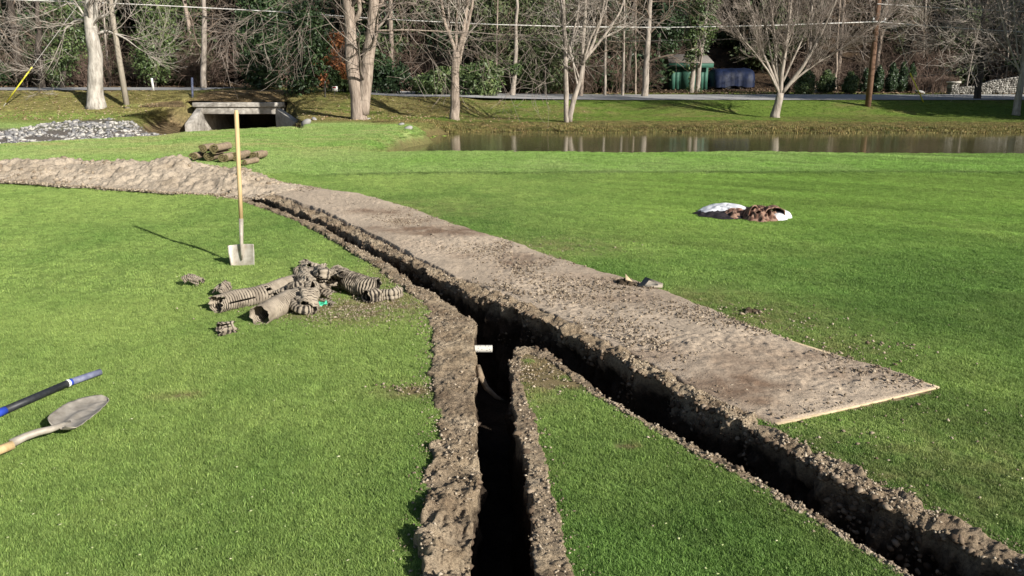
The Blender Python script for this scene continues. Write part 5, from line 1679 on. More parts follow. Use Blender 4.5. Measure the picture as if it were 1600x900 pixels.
# guy wires with yellow guards
for (bx, by, g0, g1, tp, lb) in [(1443, 160, (1443, 160), (1422, 114), (1376, -30), 'guy wire with yellow guard right of the utility pole'), (5, 167, (10, 160), (50, 105), (120, 10), 'guy wire with yellow guard at the left edge of the photo')]:
    B = GT(bx, by)
    g = empty('guy_wire', tuple(B), lb, 'guy wire')
    q = [P(*x_, B[1]) for x_ in ((bx, by), g0, g1, tp)]
    prt(Acc().tube([q[0], q[2], q[3]], .009, 5), 'wire', 'cable', g, B)
    prt(Acc().tube([q[1], q[2]], .030, 8, cap=True), 'guard', 'yellow', g, B, True)
# small posts and signs
B = GT(301, 158)
o_ = Acc().tube([P(301, 160, B[1]), P(300, 121, B[1])], [.05, .05], 8, cap=True).obj('marker_post', M['paint_blue'], None, True, B); o_.location = B
tag(o_, 'slim blue-grey marker post at the left end of the culvert beam', 'post')
B = GT(240, 142)
o_ = Acc().tube([P(240, 143, B[1]), P(237, 122, B[1])], [.055, .055], 8, cap=True).obj('marker_post', M['white'], None, True, B); o_.location = B
tag(o_, 'short white marker post standing behind the road on the left', 'post')
B = GT(508, 152)
o_ = Acc().tube([P(508, 153, B[1]), P(508, 127, B[1])], [.035, .035], 8, cap=True).obj('marker_post', M['cable_dark'], None, True, B); o_.location = B
tag(o_, 'thin dark post in front of the orange-leaved tree', 'post')
B = GT(524, 149)
sg = empty('yard_sign', tuple(B), 'tiny tilted white and red sign at the roadside', 'sign')
Bz = B + np.array([0, -.1, 0])
prt(Acc().tube([B + [-.05, 0, 0], B + [-.02, 0, .3]], .012, 5), 'stake', 'cable_dark', sg, B)
M['sign_red'] = mat_simple('sign_red', (0.35, 0.03, 0.03), (0.45, 0.05, 0.04), 4, .6)
prt(Acc().box(B + [0, -.03, .30], (.26, .02, .22)), 'panel', 'white', sg, B)
prt(Acc().box(B + [-.02, -.045, .36], (.16, .008, .06)), 'red_band', 'sign_red', sg, B)
B = GT(1377, 141)
sg = empty('signpost', tuple(B), 'white signpost between the arborvitae right of the utility pole', 'signpost')
k_ = B[1] / FPX
prt(Acc().box(B + [0, -.9, 8 * k_], (.10, .10, 16 * k_)), 'post', 'white', sg, B)
prt(Acc().box(B + [0.06, -.96, 15.5 * k_], (6 * k_, .04, 5 * k_)), 'board', 'white', sg, B)
prt(Acc().box(B + [0.12, -.96, 6 * k_], (5 * k_, .04, 3 * k_)), 'board', 'white', sg, B)

# shed --------------------------------------------------------------------
SY_ = 53.5
sx0, sx1 = P(1049, 120, SY_)[0], P(1106, 120, SY_)[0]
zg = P(1080, 140, SY_)[2]; ze = P(1080, 104, SY_)[2]; zr_ = P(1080, 87, SY_ + 1.0)[2]
sc_ = ((sx0 + sx1) / 2, SY_ + 1.2, zg)
sh = empty('shed', sc_, 'small dark green shed with a grey shingle roof behind the road', 'shed')
W_ = sx1 - sx0
prt(Acc().box((sc_[0], SY_ + 1.2, (zg + ze) / 2 - .2), (W_, 2.4, ze - zg + .4)), 'wall', 'shed_green', sh, sc_)
for k in range(2):
    xd = sx0 + W_ * (.12 + .30 * k) + .15
ax0, ax1 = P(1045, 100, SY_ - .4)[0], P(1115, 100, SY_ - .4)[0]
# vertical boards on the front wall
nb_ = 9
for k in range(nb_):
    xb = sx0 + W_ * (k + .5) / nb_
    prt(Acc().box((xb, SY_ - .02, (zg + ze) / 2), (W_ / nb_ - .006, .010, ze - zg - .05)), 'board', 'shed_green', sh, sc_)
prt(Acc().box(((ax0 + ax1) / 2, SY_ - .42, ze + .08), (ax1 - ax0, .05, .30)), 'fascia', 'shed_green', sh, sc_)
Vr = [[ax0, SY_ - .46, ze + .26], [ax1, SY_ - .46, ze + .26], [ax1 - .1, SY_ + 1.3, zr_ + .10], [ax0 + .15, SY_ + 1.3, zr_ + .10],
      [ax0, SY_ - .46, ze + .20], [ax1, SY_ - .46, ze + .20], [ax1 - .1, SY_ + 1.3, zr_], [ax0 + .15, SY_ + 1.3, zr_], [ax0, SY_ + 2.8, ze + .2], [ax1, SY_ + 2.8, ze + .2]]
prt(Acc().add(Vr, [[0, 1, 2, 3], [5, 4, 7, 6], [0, 4, 5, 1], [1, 5, 6, 2], [3, 7, 4, 0], [3, 2, 9, 8]]), 'roof', 'roof', sh, sc_)
# door
dx0 = sx0 + W_ * .28
prt(Acc().box((dx0 + .45, SY_ - .06, zg + .85), (.86, .05, 1.7)), 'door', 'shed_green', sh, sc_)
# white cabinet left of the shed
q0, q1 = P(1027, 104, 54.5), P(1043, 118, 54.5)
cb_ = (((q0 + q1) / 2)[0], 54.5, P(1035, 140, 54.5)[2])
cab = empty('utility_cabinet', cb_, 'white utility box on a dark stand left of the green shed', 'utility box')
prt(Acc().box(((q0[0] + q1[0]) / 2, 54.7, (q0[2] + q1[2]) / 2), (q1[0] - q0[0], .5, q0[2] - q1[2])), 'box', 'white', cab, cb_)
prt(Acc().box(((q0[0] + q1[0]) / 2, 54.7, q1[2] - .22), (q1[0] - q0[0] + .1, .5, .36)), 'lower_box', 'concrete', cab, cb_)
for sx_ in (-.25, .25):
    prt(Acc().box((cb_[0] + sx_, 54.75, (q1[2] - .40 + cb_[2]) / 2), (.08, .08, q1[2] - .40 - cb_[2])), 'leg', 'cable_dark', cab, cb_)
# tarp-covered load
qx0, qx1 = P(1113, 120, 53.4)[0], P(1184, 120, 53.4)[0]
zb_, zt_ = P(1140, 127, 53.4)[2], P(1140, 107, 53.4)[2]
gx_, gz_ = np.meshgrid(np.linspace(0, 1, 60), np.linspace(0, 1, 40))
th_ = (gz_ - .5) * math.pi * 1.0
rr_ = 1.0
xx = qx0 + (qx1 - qx0) * gx_
endr = np.sqrt(np.clip(1 - (2 * np.abs(gx_ - .5)) ** 10, 0.02, 1))
fold = .07 * fbm(gx_ * 5, gz_ * 3, 0, 4, 700)
yy = 54.3 + np.sin(th_) * 1.0 * endr + fold
zz = zb_ - .35 * (np.abs(np.sin(th_)) ** 6) + (zt_ - zb_) * np.clip(np.cos(th_), 0, 1) ** .35 * endr + fold
tb = empty('covered_trailer', ((qx0 + qx1) / 2, 54.3, zg), 'low trailer under a dark blue tarp in the shade right of the shed', 'trailer')
tb0 = np.array([(qx0 + qx1) / 2, 54.3, zg])
o_ = link('tarp', mesh('tarp', np.c_[xx.ravel(), yy.ravel(), zz.ravel()] - tb0, gridfaces(40, 60), None, True), M['tarp']); o_.parent = tb
prt(Acc().box((tb0[0], 54.3, zb_ - .05), (qx1 - qx0 - .3, 1.7, .16)), 'deck', 'black', tb, tb0)
for x_ in (-.5, .45):
    for y_ in (53.5, 55.1):
        zc_ = zb_ - .28
        prt(Acc().tube([[tb0[0] + x_, y_ - .09, zc_], [tb0[0] + x_, y_ + .09, zc_]], .28, 16, cap=True), 'wheel', 'black', tb, tb0, True)
# stone pillar and wall
B = GT(1492, 148)
k_ = B[1] / FPX


def stones(x0, x1, z0f, z1f, y, nrow, ncol, dep, par, off):
    a_ = Acc()
    for r_ in range(nrow):
        xx_ = 0.0
        while xx_ < 1:
            w2 = RNG.uniform(.6, 1.4) / ncol
            xe = min(1, xx_ + w2)
            xc = x0 + (x1 - x0) * (xx_ + xe) / 2
            zb2, zt2 = z0f(xc), z1f(xc)
            hz = (zt2 - zb2) / nrow
            a_.box((xc, y(xc) + RNG.uniform(-.03, .03), zb2 + hz * (r_ + .5)), ((x1 - x0) * (xe - xx_) - .02, dep, hz - .015), 0, RNG.uniform(.15, 1), .015)
            xx_ = xe
    o2 = a_.obj('stonework', M['stone_wall'], None, False, off); o2.parent = par
    o2['kind'] = 'stuff'
    return o2


M['stone_wall'] = mat_var('stone_wall', (0.07, 0.066, 0.06), (0.18, 0.17, 0.155), (0.34, 0.325, 0.30), 0.9, 0.1)
pil = empty('stone_pillar', tuple(B), 'square grey stone pillar at the left end of the stone wall', 'pillar')
stones(B[0] - 6 * k_, B[0] + 6 * k_, lambda x_: B[2] - .05, lambda x_: B[2] + 17 * k_, lambda x_: B[1] + .3, 7, 3, .5, pil, B)
prt(Acc().box((B[0], B[1] + .3, B[2] + 18.3 * k_), (14 * k_, .62, 2.6 * k_)), 'cap', 'concrete', pil, B)
wl = empty('stone_wall', tuple(B + np.array([1, 0, 0])), 'grey stone wall rising to the right behind the shaded tree', 'wall')
wo_ = B + np.array([1, 0, 0])
xw0, xw1 = P(1499, 140, B[1])[0], P(1640, 140, B[1])[0]
stones(xw0, xw1, lambda x_: B[2] - .1, lambda x_: B[2] + np.interp(x_, [xw0, xw0 + 1.0, xw0 + 2.4, xw1], [.40, .45, .8, 1.15]), lambda x_: B[1] + .7 + (x_ - xw0) * .1, 9, 34, .4, wl, wo_)

# ================================================================== THINGS ON THE LAWN
def shovel_blade_square(w_, h_, th=0.003):
    """square-point blade in its own x (width) z (up) plane, slightly dished, with raised sides"""
    nx, nz = 21, 17
    X_, Z_ = np.meshgrid(np.linspace(-1, 1, nx), np.linspace(0, 1, nz))
    taper = 1 - 0.10 * (1 - Z_) ** 1.5 * 1.0
    x_ = X_ * w_ / 2 * (0.90 + 0.10 * np.clip(Z_ * 1.5, 0, 1))
    y_ = -0.020 * np.abs(X_) ** 3 - 0.010 * np.exp(-(X_ / 0.16) ** 2) * Z_
    z_ = Z_ * h_ + 0.006 * (1 - np.abs(X_)) * (Z_ > .9)
    V_ = np.c_[x_.ravel(), y_.ravel(), z_.ravel()]
    return mesh('blade', V_, gridfaces(nz, nx), None, True)


# upright square shovel
B = G(380, 414)
TOP = P(369, 172, B[1] + 0.02)
sv = empty('square_shovel', tuple(B), 'square-point shovel standing upright with its blade stuck in the lawn', 'shovel')
me_ = shovel_blade_square(0.232, 0.20)
o_ = link('blade', me_, M['steel']); o_.parent = sv; o_.location = (0, 0, -0.012); o_.rotation_euler = (R(-6), R(-2.5), R(4))
m_ = o_.modifiers.new('th', 'SOLIDIFY'); m_.thickness = 0.003
H = TOP - B
s0 = np.array([-0.004, -0.012, 0.05]); s1 = H * 0.14 + np.array([0.0, -0.02, 0]); s2 = H * 0.31
prt(Acc().tube([s0 + B, H * .08 + B + [0, -.02, 0], s1 + B, s2 + B], [.006, .012, .016, .0205], 12, cap=True), 'socket', 'steel_dirty', sv, B, True)
prt(Acc().tube([s2 * .9 + B, H * .6 + B, H * .985 + B, H + B], [.0185, .0195, .0195, .012], 14, cap=True), 'handle', 'wood_handle', sv, B, True)
# round-point shovel lying, lower left
B = G(100, 668)
sv = empty('round_shovel', tuple(B), 'muddy shovel lying face-up on the grass at the lower left', 'shovel')
LE = [(80, 674), (76, 667), (88, 652), (108, 635), (132, 623.5), (148, 619), (160, 619.5), (167, 622), (169.5, 625)]
RE = [(104, 681), (120, 683), (131, 673), (143, 660), (156, 645), (163, 636.5), (168, 630.5), (170, 627.5), (169.8, 625.8)]
ns, nv = 48, 25
LEg = np.array([G(*q, .03)[:2] for q in LE]); REg = np.array([G(*q, .03)[:2] for q in RE])
ki = np.array([0, .035, .16, .36, .60, .76, .88, .96, 1.0])
S_, V2 = np.meshgrid(np.linspace(0, 1, ns), np.linspace(-1, 1, nv), indexing='ij')
sv_ = np.linspace(0, 1, ns)
Lc = np.stack([np.interp(sv_, ki, LEg[:, k]) for k in (0, 1)], 1); Rc = np.stack([np.interp(sv_, ki, REg[:, k]) for k in (0, 1)], 1)
xy = Lc[:, None] * (1 - (V2 + 1) / 2)[..., None] + Rc[:, None] * ((V2 + 1) / 2)[..., None]
root = (LEg[0] + REg[0]) / 2; tipp = (LEg[-1] + REg[-1]) / 2
axd = (tipp - root) / np.linalg.norm(tipp - root)
z_ = 0.014 + 0.038 * (1 - S_) ** 1.6 + 0.030 * np.abs(V2) ** 2.2 * (1 - .6 * S_) + 0.020 * np.exp(-(V2 / .20) ** 2) * np.exp(-S_ * 2.6) + 0.012 * S_ ** 4
z_ += 0.003 * fbm(xy[..., 0] * 25, xy[..., 1] * 25, 0, 3, 801)
o_ = link('blade', mesh('blade', np.c_[xy.reshape(-1, 2), z_.ravel()] - B, gridfaces(ns, nv), None, True), M['steel_dirty']); o_.parent = sv
m_ = o_.modifiers.new('th', 'SOLIDIFY'); m_.thickness = 0.003
pa = [np.r_[root + axd * .09, .052], np.r_[root + axd * .02, .062], G(78, 671, .07), G(60, 675, .07), G(40, 682, .062), G(17, 693, .05)]
prt(Acc().tube(pa, [.006, .014, .016, .017, .0185, .021], 12, cap=True), 'socket', 'steel_dirty', sv, B, True)
pa = [G(20, 695, .048), G(-8, 706, .045), G(-120, 748, .035), G(-330, 830, .03)]
prt(Acc().tube(pa, [.0215, .0215, .021, .02], 12, cap=True), 'handle', 'wood_handle', sv, B, True)
# long tool handle with blue and black grip
B = G(80, 612)
th_ = empty('tool_handle', tuple(B), 'black and blue gripped tool handle lying on the grass above the shovel', 'tool handle')


def seg(p_, q_, r0, r1, nm, mt):
    prt(Acc().tube([G(*p_, r0), G((p_[0] + q_[0]) / 2, (p_[1] + q_[1]) / 2, r0), G(*q_, r1)], [r0, (r0 + r1) / 2, r1], 14, cap=True), nm, mt, th_, B, True)


seg((157, 581), (112, 596.5), .0185, .0195, 'end_grip', 'slate')
seg((112, 596.5), (108, 598), .0200, .0200, 'grip_collar', 'blue')
seg((108, 598), (105.5, 599), .0220, .0220, 'ring', 'white')
seg((105.5, 599), (8, 641), .0200, .0210, 'grip', 'black')
seg((8, 641), (-14, 650.5), .0220, .0220, 'grip_collar', 'blue')
seg((-14, 650.5), (-300, 775), .0170, .0170, 'shaft', 'black')


# ------------------------------------------------------------------ corrugated pipe pieces
def pipe_piece(label, path, r0, seed, crumple=0.15, pitch=0.019, depth=0.10, arc=(0, 1), squash=1.0, mud=0.2, ztop=None):
    """path: list of (px, py, z). a dirty corrugated pipe along it, dented and torn"""
    pa = np.array([G(x_, y_, z_) for x_, y_, z_ in path])
    Ls = np.r_[0, np.cumsum(np.linalg.norm(np.diff(pa, axis=0), axis=1))]
    n_ = max(10, int(Ls[-1] / (pitch / 5)))
    tt = np.linspace(0, Ls[-1], n_)
    pp = np.stack([np.interp(tt, Ls, pa[:, k]) for k in range(3)], 1)
    kk = max(3, min(n_ // 6 * 2 + 1, 41))
    ker = np.hanning(kk + 2)[1:-1]; ker /= ker.sum()
    for k in range(3):
        pp[:, k] = np.convolve(np.pad(pp[:, k], kk // 2, 'edge', ), ker, 'valid')[:n_]
    T_ = np.gradient(pp, axis=0); T_ /= np.linalg.norm(T_, axis=1)[:, None] + 1e-9
    Uv = np.cross(T_, [0, 0, 1.0]); Uv /= np.linalg.norm(Uv, axis=1)[:, None] + 1e-6
    Wv = np.cross(Uv, T_)
    m_ = 36
    an = np.linspace(arc[0], arc[1], m_ + 1) * 2 * math.pi - math.pi / 2
    closed = arc == (0, 1)
    A_, S_ = np.meshgrid(an, tt)
    cor = np.cos(S_ / pitch * 2 * math.pi + .5 * fbm(S_ * 6, A_ * .6, seed, 2, seed))
    prs = np.clip(cor * 1.6, -1, 1)
    ca, sa = np.cos(A_), np.sin(A_)
    dent = -crumple * .55 * np.abs(fbm(ca * 2.6 + S_ * 3, sa * 2.6, S_ * 16 + seed, 3, seed + 20)) + crumple * fbm(ca * 1.3 + S_ * 9, sa * 1.3 + seed, S_ * 5, 3, seed + 1) + crumple * .6 * np.minimum(0, fbm(ca * 2 + 9, sa * 2, S_ * 14, 2, seed + 2))
    rr = r0 * (1 + depth * .5 * prs + dent)
    off = Uv[:, None] * (rr * ca)[..., None] + Wv[:, None] * (rr * sa * squash)[..., None]
    V_ = pp[:, None] + off
    # frayed ends
    nzv = r0 * .35 * fbm(ca * 2.5, sa * 2.5, seed, 3, seed + 6)
    for e_, sgn in ((0, 1), (n_ - 1, -1)):
        f_ = np.exp(-np.abs(tt - tt[e_]) / (r0 * .5))[:, None]
        V_ = V_ + T_[:, None] * (nzv * f_ * sgn)[..., None]
    V_[..., 2] = np.maximum(V_[..., 2], 0.004 + 0.002 * prs)
    var = np.clip(.30 + .28 * prs + mud + .25 * fbm(ca + S_ * 4, sa, seed, 3, seed + 9), -.2, .8)
    F_ = gridfaces(n_, m_ + 1)
    # tear a few holes
    fc = F_[:, 0]
    tear = fbm(ca * 1.6 + 3, sa * 1.6, S_ * 7 + seed, 2, seed + 12).ravel()[fc]
    F_ = F_[tear < .95 - crumple * 1.1]
    cen = pa.mean(0); cen[2] = 0
    me_ = mesh('pipe_piece', V_.reshape(-1, 3) - cen, F_, None, True, np.clip(var.ravel(), 0, .8))
    o_ = link('pipe_piece', me_, M['pipe']); o_.location = cen
    m2 = o_.modifiers.new('th', 'SOLIDIFY'); m2.thickness = 0.0035
    return tag(o_, label, 'pipe', 'dug-up corrugated drain pipe pieces')


pipe_piece('long ribbed muddy pipe lying at the left of the pile', [(334, 477, .066), (365, 469, .066), (410, 460, .068), (450, 446, .072), (492, 428, .075)], .066, 1, .10, .022, .12, mud=.30)
pipe_piece('smooth mud-caked pipe pointing towards the camera at the front of the pile', [(404, 494, .068), (430, 480, .070), (455, 468, .072), (478, 458, .075)], .072, 2, .10, .02, .04, mud=.45)
pipe_piece('crumpled pipe mass in the middle of the pile', [(478, 484, .05), (480, 466, .10), (484, 448, .11), (470, 436, .09)], .078, 3, .42, .024, .08, mud=.38)
pipe_piece('flattened pipe flap right of the crumpled mass', [(490, 446, .05), (506, 456, .04), (522, 462, .025)], .05, 4, .30, .03, .05, (.0, .62), .6, mud=.25)
pipe_piece('dark ribbed strip lying on top of the crumpled mass', [(452, 450, .125), (466, 447, .15), (478, 441, .15)], .035, 5, .12, .015, .35, (.25, .85), mud=-.02)
pipe_piece('curved pipe loop bent under the front of the mass', [(452, 462, .09), (460, 480, .06), (474, 486, .045), (488, 482, .03)], .034, 6, .15, .03, .1, (.1, .8), mud=.3)
pipe_piece('torn crumpled pipe at the back left of the pile', [(474, 418, .035), (486, 422, .06), (500, 424, .07), (512, 424, .07)], .062, 7, .38, .024, .20, (.05, .85), mud=.22)
pipe_piece('upright twisted pipe knot at the back of the pile', [(497, 428, .05), (500, 425, .14), (505, 428, .20), (516, 430, .15), (524, 432, .10)], .048, 8, .42, .026, .12, mud=.32)
pipe_piece('upright split pipe tongue behind the striped pipe', [(541, 430, .05), (538, 429, .13), (536, 428, .215)], .040, 9, .16, .02, .3, (.0, .5), .55, mud=.02)
pipe_piece('striped ribbed pipe with dark grooves right of the pile', [(523, 431, .075), (540, 437, .078), (556, 444, .078), (574, 449, .075), (592, 451, .07)], .078, 10, .15, .0215, .22, mud=.06)
pipe_piece('narrow ribbed pipe end at the right tip of the pile', [(582, 463, .042), (598, 461, .042), (612, 461, .045), (624, 455, .055)], .044, 11, .24, .025, .16, mud=.18)
pipe_piece('short open dark pipe mouth in front of the striped pipe', [(572, 464, .05), (582, 463, .045), (590, 461, .045)], .052, 12, .22, .03, .12, (.1, .95), mud=-.05)
pipe_piece('twisted pipe scrap lying alone at the upper left of the pile', [(287, 440, .03), (296, 434, .06), (306, 438, .045), (314, 442, .03)], .036, 13, .38, .018, .25, (.1, .8), mud=.05)
pipe_piece('short torn pipe scrap standing above the long pipe', [(339, 461, .03), (348, 453, .05), (358, 446, .075)], .042, 14, .28, .02, .2, (.0, .7), mud=.05)
pipe_piece('short pipe stub with a black open end below the long pipe', [(341, 514, .045), (350, 513, .042), (364, 512, .03)], .046, 15, .16, .03, .1, mud=.15)
pipe_piece('crushed pipe wad at the right rear of the middle mass', [(498, 450, .06), (508, 444, .09), (518, 440, .06)], .055, 21, .5, .022, .15, (.05, .9), .8, mud=.2)
pipe_piece('flattened ribbed shred between the two long pipes', [(430, 462, .05), (446, 456, .09), (456, 450, .10)], .045, 22, .45, .02, .2, (.0, .7), .6, mud=.1)
pipe_piece('folded ribbed sheet of pipe wall at the rear centre of the pile', [(508, 436, .05), (520, 432, .09), (532, 430, .07)], .058, 23, .45, .022, .2, (.0, .75), .8, mud=.08)
pipe_piece('thin torn strip draped at the front right of the mass', [(500, 468, .02), (512, 470, .02), (524, 476, .012)], .02, 16, .3, .03, .05, (.1, .7), .5, mud=.3)
a_ = G(497, 479)
gxx, gyy = np.meshgrid(np.linspace(-1, 1, 20), np.linspace(-1, 1, 10))
xx = gxx * .065; yy = gyy * .028 * np.sqrt(np.clip(1.1 - gxx ** 2, .05, 1)) + gxx * .02
zz = .03 + .018 * fbm(gxx * 2.2, gyy * 1.5, 0, 3, 901) - .02 * gyy ** 2
o_ = link('plastic_scrap', mesh('plastic_scrap', np.c_[xx.ravel(), yy.ravel(), zz.ravel()], gridfaces(10, 20), None, True), M['green_plastic']); o_.location = a_
o_.modifiers.new('t', 'SOLIDIFY').thickness = .002
tag(o_, 'small bright green plastic scrap beside the crumpled pipe mass', 'plastic scrap')

# white perforated pipe crossing the trench, brown root below it
q = G(760, 543)
pc = G(752, 545, -0.10); pe = G(776, 547, -0.10)
dirp = np.array([1.0, .06, -.02])
st = pc - dirp * .10; en = pc + dirp * .075
a = Acc(); a.tube([st, pc, en], [.024, .025, .025], 20)
a.tube([en - dirp * .004, en - dirp * .03, en - dirp * .09], [.021, .0205, .020], 18)
o_ = a.obj('drain_pipe', M['white_pipe'], None, True, pc); o_.location = pc
tag(o_, 'short white perforated drain pipe sticking out of the left trench wall', 'pipe')
pr_ = [G(747, 572, -.05), G(752, 590, -.10), G(760, 606, -.16), G(775, 620, -.20), G(790, 628, -.24)]
o_ = Acc().tube(pr_, [.016, .02, .018, .014, .006], 10, cap=True).obj('root', M['sod_soil'], None, True, pr_[2]); o_.location = pr_[2]
tag(o_, 'pale bent root hanging in the trench below the white pipe', 'root')


# ------------------------------------------------------------------ sod rolls
def sod_roll(x_, y_, r_, ln, ang_deg, zc, seed, label, turns=3.0, squash=.9, rot0=0.0):
    """spiral of turf: grass side out at the ends, soil outside; axis horizontal"""
    b_ = G(x_, y_)
    n_ = 90
    th = np.linspace(.6, turns * 2 * math.pi, n_)
    k_ = (r_ - .008) / th[-1]
    thick = k_ * 2 * math.pi * .66
    ro = k_ * th + .004
    ri = np.maximum(ro - thick, .002)
    rg = np.random.default_rng(seed)
    wob = 1 + .03 * fbm(th * .8, seed, 0, 3, seed)
    c2, s2_ = np.cos(th + rot0), np.sin(th + rot0)
    O_ = np.c_[ro * wob * c2, ro * wob * s2_ * squash]; I_ = np.c_[ri * wob * c2, ri * wob * s2_ * squash]
    me_V, Q_ = [], []
    nl = 7
    for j in range(nl):
        yv = -ln / 2 + ln * j / (nl - 1)
        jt = .006 * fbm(th * 2, j * 3.1, seed, 2, seed + 3)
        me_V.append(np.c_[O_[:, 0] + jt, np.full(n_, yv) + (.010 * fbm(th * 1.5, 2.2, seed, 3, seed) if j in (0, nl - 1) else 0), O_[:, 1] + jt])
    outer = np.stack(me_V)
    me_I = np.stack([np.c_[I_[:, 0], np.full(n_, -ln / 2 + ln * j / (nl - 1)), I_[:, 1]] for j in range(nl)])
    ax_ = R(ang_deg)
    def tf(V_):
        V_ = V_.reshape(-1, 3).copy()
        x0_, y0_ = V_[:, 0].copy(), V_[:, 1].copy()
        V_[:, 0] = x0_ * math.cos(ax_) - y0_ * math.sin(ax_); V_[:, 1] = x0_ * math.sin(ax_) + y0_ * math.cos(ax_)
        V_[:, 2] += zc
        return V_
    t_ = empty('sod_roll', tuple(b_), label, 'sod roll', 'rolls of cut sod stacked on the lawn')
    o1 = link('soil_side', mesh('soil_side', tf(outer), gridfaces(nl, n_), None, True), M['sod_soil']); o1.parent = t_
    ia = Acc(); ia.add(tf(me_I), gridfaces(nl, n_))
    for j in (0, nl - 1):
        E_ = np.concatenate([outer[j], me_I[j]])
        i_ = np.arange(n_ - 1)
        ia.add(tf(E_), np.stack([i_, i_ + 1, i_ + 1 + n_, i_ + n_], 1))
    o2 = ia.obj('turf_side', M['sod_grass'], None); o2.parent = t_
    return t_


AN = -6
SR = [(306, 252, .115, .40, AN, .105, 'leftmost roll of sod, loosely wound with its flap on the grass', 2.1, .85, 2.6),
      (329, 252, .135, .42, AN, .115, 'second roll from the left in the bottom row of the sod pile', 3.2, .85, 0),
      (351, 254, .125, .42, AN, .11, 'third roll from the left in the bottom row of the sod pile', 2.9, .85, 1.5),
      (372, 252, .12, .55, AN, .12, 'bottom-row sod roll directly behind the shovel handle', 2.9, .9, .7),
      (384, 259, .075, .45, AN - 8, .072, 'thin short sod roll lowest at the right end of the pile', 2.2, .95, 1.0),
      (321, 252, .11, .42, AN, .30, 'left roll of the two on top of the sod pile', 2.8, .9, 4.0),
      (341, 252.5, .12, .62, AN, .315, 'large right roll on top of the sod pile with an open centre', 2.3, .95, 3.0),
      (399, 251, .12, .45, AN, .115, 'rightmost sod roll showing only its soil side right of the shovel handle', 2.8, .9, 2.0)]
for k, (x_, y_, r_, ln, an_, zc, lb, tu, sq, ro) in enumerate(SR):
    t_ = sod_roll(x_, y_, r_ * 1.02, ln, an_, zc * (.84 if zc > .2 else .95), 950 + k, lb, tu, sq * .92, ro)
    # the roll's near end face sits at the traced spot
    t_.location.x += math.sin(R(-an_)) * ln / 2 * .9
    t_.location.y += math.cos(R(an_)) * ln / 2 * .6

# ------------------------------------------------------------------ clothing on the lawn
def cloth(name, label, pts_px, hgt, mat, seed, nfold=6.0, thick=.012, ridge=.5, lift=None, cat='jacket'):
    """a heap of fabric with the outline traced on the ground, folds running across"""
    O_ = np.array([G(x_, y_)[:2] for x_, y_ in pts_px]); c_ = O_.mean(0)
    n_a, n_r = 120, 40
    an = np.linspace(0, 2 * math.pi, n_a + 1)
    ang = np.arctan2(O_[:, 1] - c_[1], O_[:, 0] - c_[0]); rad = np.hypot(*(O_ - c_).T)
    od = np.argsort(ang); ang, rad = ang[od], rad[od]
    ra = np.interp((an + math.pi) % (2 * math.pi) - math.pi, np.r_[ang[-1] - 2 * math.pi, ang, ang[0] + 2 * math.pi], np.r_[rad[-1], rad, rad[0]])
    ra[-1] = ra[0]
    rr = np.linspace(0.001, 1, n_r)
    RR, AA = np.meshgrid(rr, an, indexing='ij')
    ra2 = ra[None] * (1 + .06 * fbm(np.cos(AA) * 3, np.sin(AA) * 3, seed, 3, seed))
    x_ = RR * ra2 * np.cos(AA); y_ = RR * ra2 * np.sin(AA)
    rot = seed * .7
    xr, yr = x_ * math.cos(rot) - y_ * math.sin(rot), x_ * math.sin(rot) + y_ * math.cos(rot)
    fo = 1 - np.abs(fbm(xr * nfold + 5, yr * nfold * .55, seed, 3, seed + 2)) * 1.2
    z_ = hgt * (1 - RR ** 3.0) ** .8 * (1 - ridge + ridge * np.clip(fo, -.3, 1.1)) + .012 * (1 - RR ** 6)
    z_ = np.maximum(z_, .004)
    me_ = mesh(name, np.c_[x_.ravel(), y_.ravel(), z_.ravel()], gridfaces(n_r, n_a + 1), None, True)
    o_ = link(name, me_, M[mat]); o_.location = (c_[0], c_[1], 0)
    return tag(o_, label, cat) if label else o_


cloth('white_jacket', 'silvery white jacket lying flat at the left of the clothing pile', [(1090, 331), (1096, 336), (1110, 338), (1130, 338), (1150, 336), (1168, 334), (1170, 329), (1155, 325), (1135, 323), (1110, 325)], .085, 'cloth_white', 3, 7, ridge=.6)
cloth('lining_flap', 'dark lining spread under the white jacket', [(1086, 332), (1092, 338), (1115, 341), (1140, 343), (1160, 342), (1172, 336), (1168, 324), (1145, 322), (1110, 329)], .05, 'cloth_dark', 5, 9, cat='jacket lining')
cloth('plaid_sleeve', 'faded brown plaid sleeve in front of the white jacket', [(1131, 336), (1136, 341), (1147, 343), (1158, 341), (1165, 337), (1160, 333), (1145, 333)], .09, 'cloth_plaid', 7, 12, ridge=.7, cat='sleeve')
ps = empty('plaid_shirt', tuple(G(1195, 343)), 'heaped brown plaid shirt with dark folds at the right of the clothing pile', 'shirt')
o_ = cloth('body', None, [(1167, 338), (1172, 346), (1185, 348), (1205, 347), (1216, 345), (1214, 340), (1202, 336), (1190, 333), (1172, 331)], .13, 'cloth_plaid', 9, 13, ridge=.9)
loc = o_.location.copy(); o_.parent = ps; o_.location = loc - ps.location
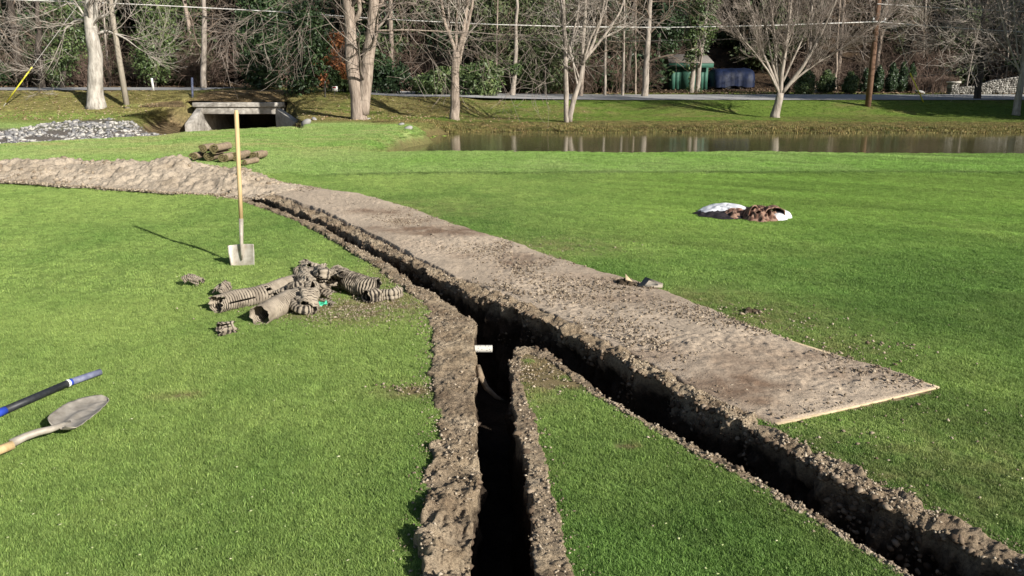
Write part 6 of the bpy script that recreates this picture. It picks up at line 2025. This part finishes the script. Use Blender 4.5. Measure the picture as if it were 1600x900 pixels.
# raised hood-like arch with dark inside
gA, gS = np.meshgrid(np.linspace(-.1, math.pi + .1, 40), np.linspace(0, 1, 16), indexing='ij')
cen_ = G(1209, 343)
rad_ = .135 + .012 * fbm(gA * 1.6, gS * 2, 0, 3, 961)
hx = np.cos(gA) * rad_ * 1.0; hz = np.sin(gA) * rad_ * 1.25
hy = (gS - .3) * .20 + .02 * fbm(gA * 2, gS * 3, 0, 3, 962)
hz = hz * (1 - .35 * gS ** 2) + .004; hx = hx * (1 - .15 * gS)
o_ = link('collar_arch', mesh('collar_arch', np.c_[(hx + cen_[0] - ps.location[0]).ravel(), (hy + cen_[1] - ps.location[1] + .05).ravel(), np.maximum(hz, .003).ravel()], gridfaces(40, 16), None, True), M['cloth_plaid']); o_.parent = ps
o_.modifiers.new('t', 'SOLIDIFY').thickness = .010
o_ = link('lining', mesh('lining', np.c_[(hx * .9 + cen_[0] - ps.location[0]).ravel(), (hy + cen_[1] - ps.location[1] + .055).ravel(), np.maximum(hz * .9, .003).ravel()], gridfaces(40, 16), None, True), M['cloth_dark']); o_.parent = ps
for k, (x_, y_, w_, h_, rz) in enumerate([(1178, 342, .10, .17, .5), (1186, 344, .09, .13, -.4)]):
    c0 = G(x_, y_)
    gA, gS = np.meshgrid(np.linspace(0, math.pi, 24), np.linspace(0, 1, 10), indexing='ij')
    vx = np.cos(gA) * w_ * (1 - .3 * gS); vz = np.sin(gA) * h_ * (1 - .5 * gS) + .01 * fbm(gA * 2, gS * 3, k, 3, 970); vy = gS * .16
    xr = vx * math.cos(rz) - vy * math.sin(rz); yr = vx * math.sin(rz) + vy * math.cos(rz)
    o_ = link('fold', mesh('fold', np.c_[(xr + c0[0] - ps.location[0]).ravel(), (yr + c0[1] - ps.location[1]).ravel(), np.maximum(vz, .003).ravel()], gridfaces(24, 10), None, True), M['cloth_plaid']); o_.parent = ps
    o_.modifiers.new('t', 'SOLIDIFY').thickness = .012
cloth('white_garment', 'plain white cloth showing at the right end of the clothing pile', [(1212, 345), (1222, 345), (1231, 342), (1231, 338), (1224, 334), (1214, 335)], .075, 'cloth_white', 11, 4, ridge=.15, cat='cloth')
